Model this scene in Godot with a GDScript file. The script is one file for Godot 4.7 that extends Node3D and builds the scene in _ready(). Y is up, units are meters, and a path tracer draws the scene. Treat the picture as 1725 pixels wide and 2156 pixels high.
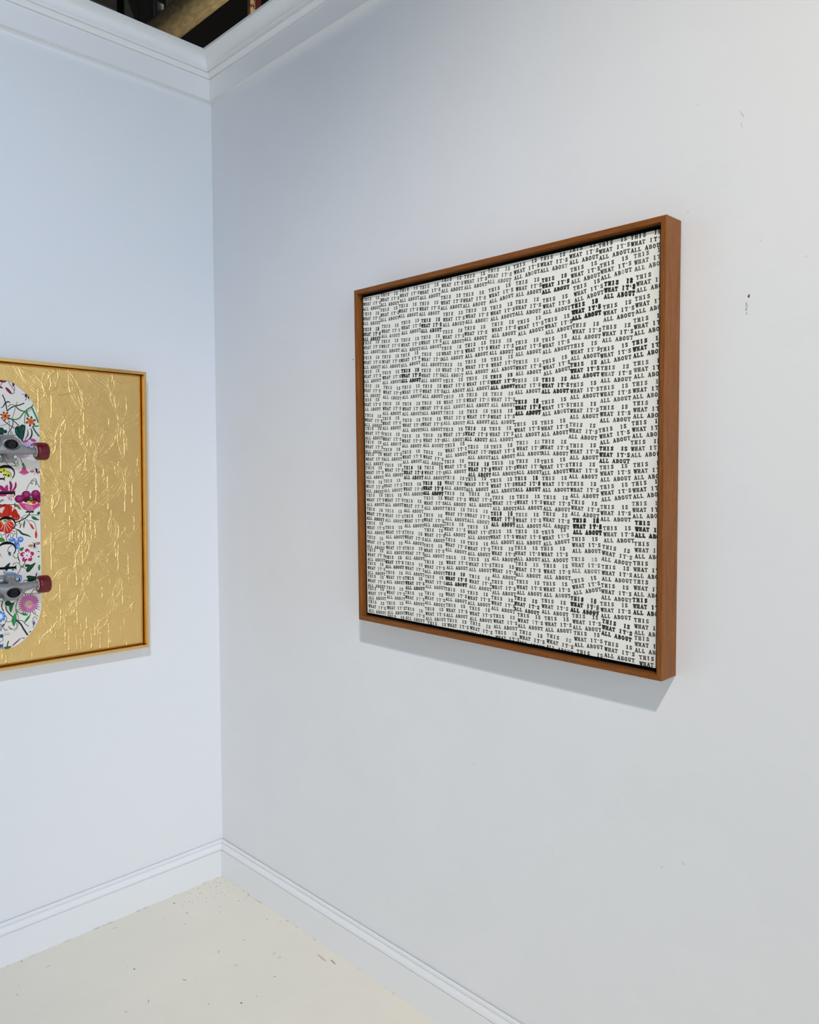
extends Node3D
# A white gallery corner under an open black ceiling: a stamped text canvas in a wooden tray frame on the
# right wall, a gold relief canvas carrying a printed skateboard on the back wall.
# Axes: the corner of the room is x = 0, z = 0; the back wall is z = 0, the right wall x = 0, the floor y = 0.

const CREST := 2.92            # top of the white partitions
var rng := RandomNumberGenerator.new()
var M := {}

# ------------------------------------------------------------------ nodes
var taken := {}
func numbered(called: String) -> String:
	taken[called] = taken.get(called, -1) + 1
	return called if taken[called] == 0 else "%s_%03d" % [called, taken[called]]

func mesh_node(called: String, mesh: Mesh, material: Material, parent: Node = self) -> MeshInstance3D:
	var o := MeshInstance3D.new()
	o.name = numbered(called) if parent == self else called
	o.mesh = mesh
	if material: o.material_override = material
	parent.add_child(o, true)
	return o

func thing(called: String, label: String, category: String, at := Transform3D(), group := "") -> Node3D:
	var o := Node3D.new()
	o.name = numbered(called)
	add_child(o, true)
	o.transform = at
	return tag(o, label, category, group)

func tag(o: Node3D, label: String, category: String, group := "") -> Node3D:
	o.set_meta("label", label)
	o.set_meta("category", category)
	if group != "": o.set_meta("group", group)
	return o

func structure(called: String, mesh: Mesh, material: Material, parent: Node = self, label := "", category := "") -> MeshInstance3D:
	var o := mesh_node(called, mesh, material, parent)
	if parent == self:
		o.set_meta("kind", "structure")
		o.set_meta("label", label)
		o.set_meta("category", category)
	return o

# ------------------------------------------------------------------ shapes
func start() -> SurfaceTool:
	var st := SurfaceTool.new()
	st.begin(Mesh.PRIMITIVE_TRIANGLES)
	st.set_smooth_group(-1)
	return st

func done(st: SurfaceTool, tangents := false) -> ArrayMesh:
	st.generate_normals()
	if tangents: st.generate_tangents()
	return st.commit()

# a, b, c, d run counter-clockwise as one looks at the front
func quad(st: SurfaceTool, a: Vector3, b: Vector3, c: Vector3, d: Vector3, ua := Vector2.ZERO, ub := Vector2.ZERO, uc := Vector2.ZERO, ud := Vector2.ZERO) -> void:
	for k in [[a, ua], [c, uc], [b, ub], [a, ua], [d, ud], [c, uc]]:
		st.set_uv(k[1])
		st.add_vertex(k[0])

func tri(st: SurfaceTool, a: Vector3, b: Vector3, c: Vector3) -> void:
	for k in [a, c, b]:
		st.set_uv(Vector2(k.x, k.y))
		st.add_vertex(k)

# a block with flat UVs in metres on each face: (z or x, -y), (x, z)
func block(st: SurfaceTool, lo: Vector3, hi: Vector3) -> void:
	var p := func(i: int) -> Vector3: return Vector3(hi.x if i & 1 else lo.x, hi.y if i & 2 else lo.y, hi.z if i & 4 else lo.z)
	for f in [[4, 5, 7, 6, 0], [1, 0, 2, 3, 0], [5, 1, 3, 7, 1], [0, 4, 6, 2, 1], [6, 7, 3, 2, 2], [0, 1, 5, 4, 2]]:
		var q := []
		var u := []
		for k in 4:
			var v: Vector3 = p.call(f[k])
			q.append(v)
			u.append([Vector2(v.x, -v.y), Vector2(v.z, -v.y), Vector2(v.x, v.z)][f[4]])
		quad(st, q[0], q[1], q[2], q[3], u[0], u[1], u[2], u[3])

# a block with its edges chamfered by c
func soft_block(st: SurfaceTool, lo: Vector3, hi: Vector3, c: float) -> void:
	var pts := PackedVector3Array()
	for x in [lo.x, hi.x]:
		for y in [lo.y, hi.y]:
			for z in [lo.z, hi.z]:
				var s := Vector3(c if x == lo.x else -c, c if y == lo.y else -c, c if z == lo.z else -c)
				pts.append(Vector3(x, y + s.y, z + s.z))
				pts.append(Vector3(x + s.x, y, z + s.z))
				pts.append(Vector3(x + s.x, y + s.y, z))
	var g := func(ix: int, iy: int, iz: int, k: int) -> Vector3: return pts[((ix * 2 + iy) * 2 + iz) * 3 + k]
	var mid := (lo + hi) / 2.0
	var face := func(a: Vector3, b: Vector3, d: Vector3, e: Vector3) -> void:
		if (b - a).cross(d - a).dot((a + b + d + e) / 4.0 - mid) < 0.0: quad(st, a, e, d, b)
		else: quad(st, a, b, d, e)
	for s in 2:
		face.call(g.call(s, 0, 0, 0), g.call(s, 1, 0, 0), g.call(s, 1, 1, 0), g.call(s, 0, 1, 0))
		face.call(g.call(0, s, 0, 1), g.call(1, s, 0, 1), g.call(1, s, 1, 1), g.call(0, s, 1, 1))
		face.call(g.call(0, 0, s, 2), g.call(1, 0, s, 2), g.call(1, 1, s, 2), g.call(0, 1, s, 2))
		for t in 2:
			face.call(g.call(s, t, 0, 0), g.call(s, t, 1, 0), g.call(s, t, 1, 1), g.call(s, t, 0, 1))
			face.call(g.call(s, 0, t, 0), g.call(s, 1, t, 0), g.call(s, 1, t, 2), g.call(s, 0, t, 2))
			face.call(g.call(0, s, t, 1), g.call(1, s, t, 1), g.call(1, s, t, 2), g.call(0, s, t, 2))
			for u in 2:
				var a: Vector3 = g.call(s, t, u, 0)
				var b: Vector3 = g.call(s, t, u, 1)
				var d: Vector3 = g.call(s, t, u, 2)
				if (b - a).cross(d - a).dot((a + b + d) / 3.0 - mid) < 0.0: tri(st, a, d, b)
				else: tri(st, a, b, d)

# turned about the local x axis: profile of (x, radius); smooth unless a corner is doubled
func lathe(st: SurfaceTool, profile: Array, sides: int, xf := Transform3D(), smooth := true) -> void:
	st.set_smooth_group(1 if smooth else -1)
	for i in profile.size() - 1:
		var a: Vector2 = profile[i]
		var b: Vector2 = profile[i + 1]
		if a.is_equal_approx(b):
			continue
		for k in sides:
			var t0 := TAU * k / sides
			var t1 := TAU * (k + 1) / sides
			var q := [Vector3(a.x, a.y * cos(t0), a.y * sin(t0)), Vector3(b.x, b.y * cos(t0), b.y * sin(t0)), Vector3(b.x, b.y * cos(t1), b.y * sin(t1)), Vector3(a.x, a.y * cos(t1), a.y * sin(t1))]
			var uv := [Vector2(a.x, float(k) / sides), Vector2(b.x, float(k) / sides), Vector2(b.x, float(k + 1) / sides), Vector2(a.x, float(k + 1) / sides)]
			for j in 4: q[j] = xf * q[j]
			if a.y < 1e-6: tri(st, q[0], q[2], q[1])
			elif b.y < 1e-6: tri(st, q[0], q[3], q[1])
			else: quad(st, q[0], q[3], q[2], q[1], uv[0], uv[3], uv[2], uv[1])
	st.set_smooth_group(-1)

# a wall moulding that turns the inside corner: profile of (projection, height), round = segments shaded smooth
func moulding(profile: Array, along_back: bool, length: float, smooth_from: int, smooth_to: int) -> ArrayMesh:
	var st := start()
	for i in profile.size() - 1:
		var a: Vector2 = profile[i]
		var b: Vector2 = profile[i + 1]
		st.set_smooth_group(1 if i >= smooth_from and i < smooth_to else -1)
		var a0 := Vector3(-a.x, a.y, a.x)
		var b0 := Vector3(-b.x, b.y, b.x)
		if along_back: quad(st, Vector3(-length, a.y, a.x), a0, b0, Vector3(-length, b.y, b.x))
		else: quad(st, a0, Vector3(-a.x, a.y, length), Vector3(-b.x, b.y, length), b0)
	return done(st)

# surface nets: the skin of a distance field on a grid of cells
func skin(st: SurfaceTool, lo: Vector3, hi: Vector3, cell: float, field: Callable) -> void:
	var n := Vector3i(((hi - lo) / cell).ceil()) + Vector3i.ONE
	var f := PackedFloat32Array()
	f.resize(n.x * n.y * n.z)
	var at := 0
	for z in n.z:
		for y in n.y:
			for x in n.x:
				f[at] = field.call(lo + Vector3(x, y, z) * cell)
				at += 1
	var sx := 1
	var sy := n.x
	var sz := n.x * n.y
	var where := {}
	for z in n.z - 1:
		for y in n.y - 1:
			for x in n.x - 1:
				var i := x + y * sy + z * sz
				var inside := 0
				for k in 8:
					if f[i + (k & 1) + (sy if k & 2 else 0) + (sz if k & 4 else 0)] < 0.0: inside += 1
				if inside == 0 or inside == 8:
					continue
				var sum := Vector3.ZERO
				var hits := 0
				for k in 8:
					for axis in 3:
						var bit := 1 << axis
						if k & bit: continue
						var k2 := k | bit
						var fa := f[i + (k & 1) + (sy if k & 2 else 0) + (sz if k & 4 else 0)]
						var fb := f[i + (k2 & 1) + (sy if k2 & 2 else 0) + (sz if k2 & 4 else 0)]
						if (fa < 0.0) != (fb < 0.0):
							var pa := Vector3(k & 1, (k >> 1) & 1, (k >> 2) & 1)
							var pb := Vector3(k2 & 1, (k2 >> 1) & 1, (k2 >> 2) & 1)
							sum += pa.lerp(pb, fa / (fa - fb))
							hits += 1
				where[i] = lo + (Vector3(x, y, z) + sum / hits) * cell
	st.set_smooth_group(1)
	var steps := [sx, sy, sz]
	for i in where:
		for axis in 3:
			var u: int = steps[(axis + 1) % 3]
			var v: int = steps[(axis + 2) % 3]
			var here: float = f[i]
			var next: float = f[i + steps[axis]]
			if (here < 0.0) == (next < 0.0) or not (where.has(i - u) and where.has(i - v) and where.has(i - u - v)):
				continue
			if here < 0.0: quad(st, where[i], where[i - u], where[i - u - v], where[i - v])
			else: quad(st, where[i], where[i - v], where[i - u - v], where[i - u])
	st.set_smooth_group(-1)

func smin(a: float, b: float, k: float) -> float:
	var h := clampf(0.5 + 0.5 * (b - a) / k, 0.0, 1.0)
	return lerpf(b, a, h) - k * h * (1.0 - h)

func rod(p: Vector3, a: Vector3, b: Vector3, ra: float, rb: float) -> float:
	var t := clampf((p - a).dot(b - a) / (b - a).length_squared(), 0.0, 1.0)
	return p.distance_to(a.lerp(b, t)) - lerpf(ra, rb, t)

func lump(p: Vector3, c: Vector3, r: Vector3) -> float:
	var q := (p - c) / r
	return (q.length() - 1.0) * minf(r.x, minf(r.y, r.z))

# ------------------------------------------------------------------ materials
func paint(colour: Color, roughness: float, metallic := 0.0) -> StandardMaterial3D:
	var m := StandardMaterial3D.new()
	m.albedo_color = colour
	m.roughness = roughness
	m.metallic = metallic
	return m

func noise_bumps(frequency: float, octaves: int, strength: float, salt: int) -> NoiseTexture2D:
	var n := FastNoiseLite.new()
	n.seed = salt
	n.frequency = frequency
	n.fractal_octaves = octaves
	var t := NoiseTexture2D.new()
	t.width = 512
	t.height = 512
	t.seamless = true
	t.as_normal_map = true
	t.bump_strength = strength
	t.noise = n
	return t

func picture(im: Image) -> ImageTexture:
	return ImageTexture.create_from_image(im)

# ------------------------------------------------------------------ flat print: a small painter for the deck graphic
var art: Image
var art_scale := 1.0
var art_mid := Vector2.ZERO

func to_px(v: Vector2) -> Vector2:
	return art_mid + Vector2(v.x, -v.y) * art_scale

func fill(poly: PackedVector2Array, colour: Color) -> void:      # even-odd scanlines, poly in pixels
	var top := 1e9
	var low := -1e9
	for q in poly:
		top = minf(top, q.y)
		low = maxf(low, q.y)
	var n := poly.size()
	for y in range(maxi(0, int(top)), mini(art.get_height() - 1, int(low) + 1) + 1):
		var yy := y + 0.5
		var cuts: Array[float] = []
		for i in n:
			var a := poly[i]
			var b := poly[(i + 1) % n]
			if (a.y <= yy) != (b.y <= yy): cuts.append(a.x + (yy - a.y) / (b.y - a.y) * (b.x - a.x))
		cuts.sort()
		for i in range(0, cuts.size() - 1, 2):
			var x0 := maxi(0, roundi(cuts[i]))
			var x1 := mini(art.get_width(), roundi(cuts[i + 1]))
			if x1 > x0: art.fill_rect(Rect2i(x0, y, x1 - x0, 1), colour)

func spline(p: PackedVector2Array, closed: bool, steps := 7) -> PackedVector2Array:
	var r := PackedVector2Array()
	var n := p.size()
	for i in (n if closed else n - 1):
		var a := p[(i - 1 + n) % n] if closed else p[maxi(i - 1, 0)]
		var b := p[i]
		var c := p[(i + 1) % n]
		var d := p[(i + 2) % n] if closed else p[mini(i + 2, n - 1)]
		for k in steps: r.append(b.cubic_interpolate(c, a, d, float(k) / steps))
	if not closed: r.append(p[n - 1])
	return r

func stroke(p: PackedVector2Array, width: float, colour: Color, taper := false) -> void:
	var q := spline(p, false)
	var left := PackedVector2Array()
	var right := PackedVector2Array()
	for i in q.size():
		var way := (q[mini(i + 1, q.size() - 1)] - q[maxi(i - 1, 0)]).normalized().orthogonal()
		var w := width / 2.0
		if taper: w *= pow(sin(PI * clampf((i + 0.4) / (q.size() - 0.2), 0.0, 1.0)), 0.7)
		left.append(to_px(q[i] + way * w))
		right.append(to_px(q[i] - way * w))
	right.reverse()
	left.append_array(right)
	fill(left, colour)

# one drawing instruction a line: kind colour size points; kinds: S stem, T tapering leaf, P smooth petal, Q straight outline, F round flower
func draw_print(text: String, turned := false) -> void:
	for line in text.split("\n", false):
		var w := line.strip_edges().split(" ", false)
		if w.size() < 4:
			continue
		var colour := Color.html(w[1])
		var p := PackedVector2Array()
		for k in range(3, w.size()):
			if "," in w[k]:
				var xy := w[k].split_floats(",")
				p.append(Vector2(xy[0], xy[1]) * (-1.0 if turned else 1.0))
		match w[0]:
			"S": stroke(p, float(w[2]), colour)
			"T": stroke(p, float(w[2]), colour, true)
			"P", "Q":
				var o := PackedVector2Array()
				for q in (spline(p, true) if w[0] == "P" else p): o.append(to_px(q))
				fill(o, colour)
			"F":
				var n := int(w[4])
				var inner := float(w[5])
				var o := PackedVector2Array()
				for k in n * 12:
					var a := TAU * k / (n * 12.0)
					var r := float(w[2]) * (inner + (1.0 - inner) * pow(absf(cos(n * a / 2.0)), 1.3))
					o.append(to_px(p[0] + Vector2(cos(a + deg_to_rad(float(w[6]))), sin(a + deg_to_rad(float(w[6])))) * r))
				fill(o, colour)

# a bowed stroke of a letter, thick in the middle of its sweep; angles in degrees, letters read downwards
func bow(c: Vector2, r: Vector2, from: float, to: float, thick: float, thin: float) -> void:
	var out := PackedVector2Array()
	var back := PackedVector2Array()
	for k in 41:
		var a := deg_to_rad(lerpf(from, to, k / 40.0))
		var t := lerpf(thin, thick, pow(maxf(sin(a), 0.0), 1.5))
		var dir := Vector2(cos(a), sin(a))
		out.append(to_px(c + dir * r))
		back.append(to_px(c + dir * (r - Vector2(minf(t, thin * 1.4), t))))
	back.reverse()
	out.append_array(back)
	fill(out, Color.html("060607"))

func ink(lo: Vector2, hi: Vector2) -> void:
	fill(PackedVector2Array([to_px(lo), to_px(Vector2(hi.x, lo.y)), to_px(hi), to_px(Vector2(lo.x, hi.y))]), Color.html("060607"))

func deck_letters() -> void:
	# the word runs down the board, heads of the letters to the right: G U C C I, cap height 51 mm
	for c in [125.0, -25.0, -99.0]:
		bow(Vector2(0, c), Vector2(25.5, 23.5), -42.0, 222.0, 8.6, 2.9)
		fill(PackedVector2Array([to_px(Vector2(20.5, c - 12)), to_px(Vector2(13.0, c - 22.5)), to_px(Vector2(16.8, c - 19.5)), to_px(Vector2(18.2, c - 14))]), Color.html("060607"))
		if c > 0.0:
			ink(Vector2(-19, c - 19.5), Vector2(-3, c - 14.5))
			ink(Vector2(-4.6, c - 23.0), Vector2(-2.6, c - 9.5))
		else:
			fill(PackedVector2Array([to_px(Vector2(-20.5, c - 12)), to_px(Vector2(-13.0, c - 22.5)), to_px(Vector2(-16.8, c - 19.5)), to_px(Vector2(-18.2, c - 14))]), Color.html("060607"))
	ink(Vector2(-12, 62.6), Vector2(24.5, 69.0))
	ink(Vector2(22.8, 58.5), Vector2(25.0, 73.0))
	ink(Vector2(-12, 31.0), Vector2(24.5, 33.0))
	ink(Vector2(22.8, 27.0), Vector2(25.0, 37.0))
	var u := PackedVector2Array()
	for k in 25:
		var a := PI * k / 24.0
		u.append(to_px(Vector2(-12 - 13.5 * sin(a), 50.0 + 19.0 * cos(a))))
	for k in 25:
		var a := PI - PI * k / 24.0
		u.append(to_px(Vector2(-12 - 11.0 * sin(a), 47.8 + 14.8 * cos(a))))
	fill(u, Color.html("060607"))
	ink(Vector2(-25, -157.2), Vector2(25, -150.4))
	for x in [-25.0, 22.8]: ink(Vector2(x, -161.0), Vector2(x + 2.2, -146.6))

func small_word(at: Vector2) -> void:                            # the tiny line of type near the tail
	var st := start()
	for k in 5:
		var x := at.x + k * 4.4
		match k:
			0: for r in [[0, 0, .5, 2.2], [0, 1.8, 1.8, 2.2], [0, 0, 1.8, .4], [1.4, 0, 1.8, 1.1]]: ink(Vector2(x + r[0], at.y + r[1]), Vector2(x + r[2], at.y + r[3]))
			1: for r in [[0, 0, .5, 2.2], [1.3, 0, 1.8, 2.2], [0, 0, 1.8, .4]]: ink(Vector2(x + r[0], at.y + r[1]), Vector2(x + r[2], at.y + r[3]))
			4: ink(Vector2(x, at.y), Vector2(x + .5, at.y + 2.2))
			_: for r in [[0, 0, .5, 2.2], [0, 1.8, 1.8, 2.2], [0, 0, 1.8, .4]]: ink(Vector2(x + r[0], at.y + r[1]), Vector2(x + r[2], at.y + r[3]))
	for k in 8: ink(Vector2(at.x + 1.5 + k * 2.1, at.y - 4.0), Vector2(at.x + 2.8 + k * 2.1 + (k % 3) * .2, at.y - 3.0))

# ------------------------------------------------------------------ flat print: the stamped phrase
const LETTERS := {   # in millimetres, y downwards; r = bar, l = stroke of a width through points
	"T": [["r", 0, 0, 6.6, 1.3], ["r", 2.4, 0, 4.2, 8.2], ["r", 0, 0, .9, 2.4], ["r", 5.7, 0, 6.6, 2.4], ["r", 1.6, 7.3, 5, 8.2]],
	"H": [["r", .9, 0, 2.6, 8.2], ["r", 4.4, 0, 6.1, 8.2], ["r", 0, 0, 3.2, 1], ["r", 3.8, 0, 7, 1], ["r", 0, 7.2, 3.2, 8.2], ["r", 3.8, 7.2, 7, 8.2], ["r", 2, 3.6, 5, 4.6]],
	"I": [["r", .9, 0, 2.8, 8.2], ["r", 0, 0, 3.7, 1], ["r", 0, 7.2, 3.7, 8.2]],
	"S": [["l", 1.5, 4.8, 1.6, 3.9, .8, 2.7, .7, 1.5, 1.1, 1, 2.1, 1.5, 3.2, 2.8, 4, 4.2, 4.8, 4.8, 6, 4.2, 7.1, 2.9, 7.5, 1.6, 7.3, .7, 6.4], ["r", 4.5, .2, 5.3, 2.5], ["r", .1, 5.7, .9, 8]],
	"W": [["l", 1.7, 1.2, .5, 2.7, 7.9], ["l", 1.2, 2.7, 7.9, 4.2, 1], ["l", 1.7, 4, 1, 5.6, 7.9], ["l", 1.2, 5.6, 7.9, 7.1, .5], ["r", 0, 0, 2.8, 1], ["r", 3, 0, 5.2, 1], ["r", 5.6, 0, 8.2, 1]],
	"A": [["l", 1.1, 3.6, .3, 1.2, 7.8], ["l", 1.9, 3.6, .4, 6, 7.8], ["r", 2, 5, 5.2, 6], ["r", 0, 7.2, 2.7, 8.2], ["r", 4.3, 7.2, 7.3, 8.2]],
	"L": [["r", .9, 0, 2.7, 8.2], ["r", 0, 0, 3.6, 1], ["r", 0, 7.2, 6, 8.2], ["r", 5.1, 5.6, 6, 8.2]],
	"B": [["r", .8, 0, 2.5, 8.2], ["r", 0, 0, 3.6, 1], ["r", 0, 7.2, 3.6, 8.2], ["l", 1.3, 2.4, .6, 4.2, .7, 5.1, 1.6, 5, 3, 4.2, 3.8, 2.4, 4], ["l", 1.5, 4, 4, 5.4, 4.7, 5.7, 6, 5.2, 7.1, 4.2, 7.5, 2.4, 7.5]],
	"O": [["l", 1.6, 3.1, .7, 1.6, 1.4, .9, 3, .8, 4.3, 1, 5.7, 1.8, 7, 3.1, 7.5, 4.4, 7, 5.2, 5.7, 5.4, 4.1, 5.2, 2.6, 4.5, 1.2, 3.1, .7]],
	"U": [["r", .8, 0, 2.5, 5.6], ["r", 4.6, 0, 5.9, 5.6], ["r", 0, 0, 3.2, 1], ["r", 3.8, 0, 6.8, 1], ["l", 1.5, 1.6, 5.3, 2, 6.8, 3.3, 7.5, 4.7, 6.9, 5.3, 5.3]],
	"'": [["l", 1.6, 1.2, 1.9, 1.3, 2.5]],
}
const PHRASE := [[["T", 0], ["H", 8.6], ["I", 18.6], ["S", 27], ["I", 51.8], ["S", 59]], [["W", 0], ["H", 8.6], ["A", 16.8], ["T", 25], ["I", 42.4], ["T", 50.4], ["'", 59.6], ["S", 65.4]], [["A", 0], ["L", 8.4], ["L", 16.4], ["A", 31], ["B", 39.9], ["O", 48.2], ["U", 56.4], ["T", 64.6]]]

func inked(parts: Array, p: Vector2) -> bool:
	for d in parts:
		if d[0] == "r":
			if p.x >= d[1] - 0.13 and p.y >= d[2] - 0.13 and p.x <= d[3] + 0.13 and p.y <= d[4] + 0.13: return true
		else:
			for k in range(2, d.size() - 3, 2):
				var q := Geometry2D.get_closest_point_to_segment(p, Vector2(d[k], d[k + 1]), Vector2(d[k + 2], d[k + 3]))
				if p.distance_to(q) < d[1] / 2.0 + 0.12: return true
	return false

# columns of stamps from left to right; each stamp: left edge and top of the first capital (mm from the canvas corner), tilt in tenths of a degree
const STAMPS := [
	"1,1,-37 0,40,-52 -1,82,-38 -2,119,-23 -2,159,-37 -3,198,-9 -4,235,-48 -5,274,-22 2,316,-55 2,353,-18 2,390,-27 2,425,1 2,462,5 2,500,-13 3,538,16 3,575,-26 3,615,9 3,654,-20 3,691,15 3,728,8 3,764,9 3,800,40 4,836,5",
	"72,0,-37 70,40,-16 74,83,-41 72,123,-31 74,164,-31 74,207,-10 78,245,-67 74,289,-26 72,329,-7 73,371,-18 74,413,3 79,455,1 73,498,27 77,537,22 78,578,-5 78,624,30 79,666,25 75,706,33 78,747,27 79,789,17 79,832,56 82,868,32",
	"145,0,-16 141,39,-33 149,84,-2 148,128,-23 145,168,17 147,208,-25 149,251,1 150,294,-21 150,337,-12 147,378,-12 147,421,22 152,462,-3 150,505,8 151,549,-1 151,590,32 153,632,-18 153,675,23 153,715,-2 152,756,39 152,794,8 152,837,1",
	"218,4,-13 217,44,-48 222,87,-35 221,130,-19 223,172,-51 221,213,-31 225,253,-35 222,296,-17 222,337,-18 225,378,-22 226,420,-69 228,461,-8 222,501,-5 225,540,13 224,583,-5 226,622,7 223,663,20 225,705,7 226,744,19 225,787,3 225,829,48 234,865,31",
	"294,-2,-33 291,40,-29 298,82,-32 296,125,-28 292,165,-15 294,205,-46 296,246,-5 297,286,10 297,324,-22 295,366,-8 300,407,42 298,447,20 299,486,-19 298,525,-20 300,564,-10 295,603,5 300,642,-27 301,688,29 298,729,14 298,769,10 299,810,35 303,848,26",
	"368,2,-17 364,45,-24 372,84,-29 368,125,-30 369,166,2 370,206,-8 373,247,5 373,285,-19 374,325,-18 368,366,-32 376,411,-4 377,452,-3 368,490,22 379,526,1 373,565,-21 373,607,23 373,647,15 376,686,23 378,728,-9 372,770,17 378,808,20 380,844,-22",
	"442,0,-55 443,47,40 448,88,13 452,127,-5 446,166,-26 449,208,19 447,248,3 450,288,-27 448,329,-11 444,370,0 447,413,35 451,451,13 446,493,43 452,533,17 447,572,16 444,615,44 449,653,11 451,694,-3 449,735,24 448,773,-7 453,817,30 459,856,38",
	"516,5,38 523,43,-10 522,85,-22 527,132,36 521,177,9 522,221,0 520,263,-3 520,311,-3 517,363,25 524,405,9 523,447,9 519,487,12 524,529,21 521,571,24 520,610,32 518,648,28 520,685,17 523,727,26 517,766,-15 526,805,17 532,844,-14",
	"591,1,-7 595,49,17 597,93,11 602,138,33 595,180,34 596,228,61 595,266,-21 594,317,42 592,362,29 595,403,-23 592,449,48 596,486,14 599,528,-1 598,565,-17 594,609,94 592,645,41 599,683,35 598,724,44 594,763,15 602,803,52 609,841,-31",
	"666,-3,6 669,39,38 676,79,61 671,116,34 675,157,-35 670,201,11 670,241,6 669,284,8 669,326,-9 668,368,-49 669,414,-6 667,455,-2 670,497,2 673,536,-27 677,577,18 674,618,36 673,662,35 672,712,133 672,748,6 676,787,31 680,825,40 688,865,5",
	"738,1,20 741,43,51 752,82,-19 749,129,22 748,171,-15 742,216,38 745,254,-14 743,296,16 743,337,-2 740,384,66 742,422,-7 743,462,36 744,504,67 745,545,14 752,590,31 751,629,-49 749,672,10 748,712,11 746,752,36 752,789,-39 757,835,-6",
	"812,0,-2 819,38,28 824,81,24 822,123,31 819,166,39 817,210,44 820,252,19 818,293,20 820,332,2 817,372,29 815,411,21 821,457,41 818,496,66 819,536,32 826,574,-1 825,618,24 823,658,20 824,696,15 822,735,30 826,776,20 827,813,21 838,852,25",
]
const STRUCK_TWICE := {0: [2, 15], 1: [17], 2: [5, 11, 18], 3: [2, 12], 4: [18], 5: [4, 9, 11], 6: [6, 14], 7: [7, 11, 18], 8: [1, 6], 9: [3, 6, 14, 18], 10: [2, 10, 19], 11: [5, 14, 18]}
const STRUCK_HARD := {7: [7], 9: [3, 14], 10: [2], 3: [12], 2: [5]}
const FAINT := {1: [12, 14], 4: [7, 8], 5: [14], 6: [0, 7], 9: [16], 11: [1]}

func stamped_canvas(wide: float, high: float) -> ImageTexture:
	var px := 2048.0 / (wide * 1000.0)
	var h := int(high * 1000.0 * px)
	var tone := PackedByteArray()
	tone.resize(2048 * h)
	tone.fill(246)
	var fine := 0.24                                             # the letters are sampled every 0.24 mm
	var dots := {}
	for c in LETTERS:
		var pts := PackedVector2Array()
		for y in 38:
			for x in 38:
				var q := Vector2(x, y) * fine - Vector2(0.2, 0.2)
				if inked(LETTERS[c], q): pts.append(q)
		dots[c] = pts
	var blot := FastNoiseLite.new()
	blot.seed = 11
	blot.frequency = 0.035
	for col in STAMPS.size():
		var list: PackedStringArray = STAMPS[col].split(" ")
		for row in list.size():
			var v := list[row].split_floats(",")
			var hits := 1
			if row in STRUCK_TWICE.get(col, []): hits = 2
			if row in STRUCK_HARD.get(col, []): hits = 4
			var weight := rng.randf_range(0.9, 1.02)
			if row in FAINT.get(col, []): weight = 0.74
			var turn := deg_to_rad(v[2] / 10.0)
			for hit in hits:
				var at := Vector2(v[0], v[1])
				var a := turn
				if hit:
					at += Vector2(rng.randf_range(-0.9, 1.3), rng.randf_range(-1.2, 1.2))
					a += rng.randf_range(-0.03, 0.03)
				var ax := Vector2(cos(a), -sin(a)) * px
				var ay := Vector2(sin(a), cos(a)) * px
				for l in 3:
					for g in PHRASE[l]:
						var o: Vector2 = at * px + ax * g[1] + ay * (12.9 * l)
						var press := weight * clampf(1.02 + 0.5 * blot.get_noise_2d(o.x, o.y), 0.55, 1.0)
						if rng.randf() < 0.008: press *= 0.5
						var drop := mini(int(224.0 * press), 224)
						for q in dots[g[0]]:
							var x := int(o.x + ax.x * q.x + ay.x * q.y)
							var y := int(o.y + ax.y * q.x + ay.y * q.y)
							if x >= 0 and y >= 0 and x < 2048 and y < h:
								var i := y * 2048 + x
								var was := tone[i]
								if was > 246 - drop: tone[i] = 246 - drop
								elif hit and was > 24: tone[i] = was - 6
	return picture(Image.create_from_data(2048, h, false, Image.FORMAT_L8, tone))

# ------------------------------------------------------------------ frames
func frame_rail(half: Vector2, face: float, d0: float, d1: float, side: int) -> ArrayMesh:
	var st := start()
	var c := 0.0007
	var ring := [Vector2(0, d0), Vector2(0, d1 - c), Vector2(c, d1), Vector2(face - c, d1), Vector2(face, d1 - c), Vector2(face, d0)]
	var centre := Vector2(face / 2, (d0 + d1) / 2)
	var put := func(s: Vector2, t: float) -> Vector3:
		var a := half.x - s.x
		var b := half.y - s.x
		match side:
			0: return Vector3(a * t, -b, s.y)
			1: return Vector3(a, b * t, s.y)
			2: return Vector3(a * t, b, s.y)
		return Vector3(-a, b * t, s.y)
	var run := 0.0
	for i in ring.size():
		var p: Vector2 = ring[i]
		var q: Vector2 = ring[(i + 1) % ring.size()]
		var step := p.distance_to(q)
		var a: Vector3 = put.call(p, -1.0)
		var b: Vector3 = put.call(p, 1.0)
		var e: Vector3 = put.call(q, 1.0)
		var f: Vector3 = put.call(q, -1.0)
		var out: Vector3 = put.call((p + q) / 2, 0.0) - put.call(centre, 0.0)
		var ua := Vector2(side * 0.37, run / 0.09)
		var ub := Vector2(side * 0.37 + 2.0 * half.x / 0.6, run / 0.09)
		run += step
		var ue := Vector2(ub.x, run / 0.09)
		var uf := Vector2(ua.x, run / 0.09)
		if (b - a).cross(f - a).dot(out) > 0.0: quad(st, a, b, e, f, ua, ub, ue, uf)
		else: quad(st, a, f, e, b, ua, uf, ue, ub)
	return done(st)

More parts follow.
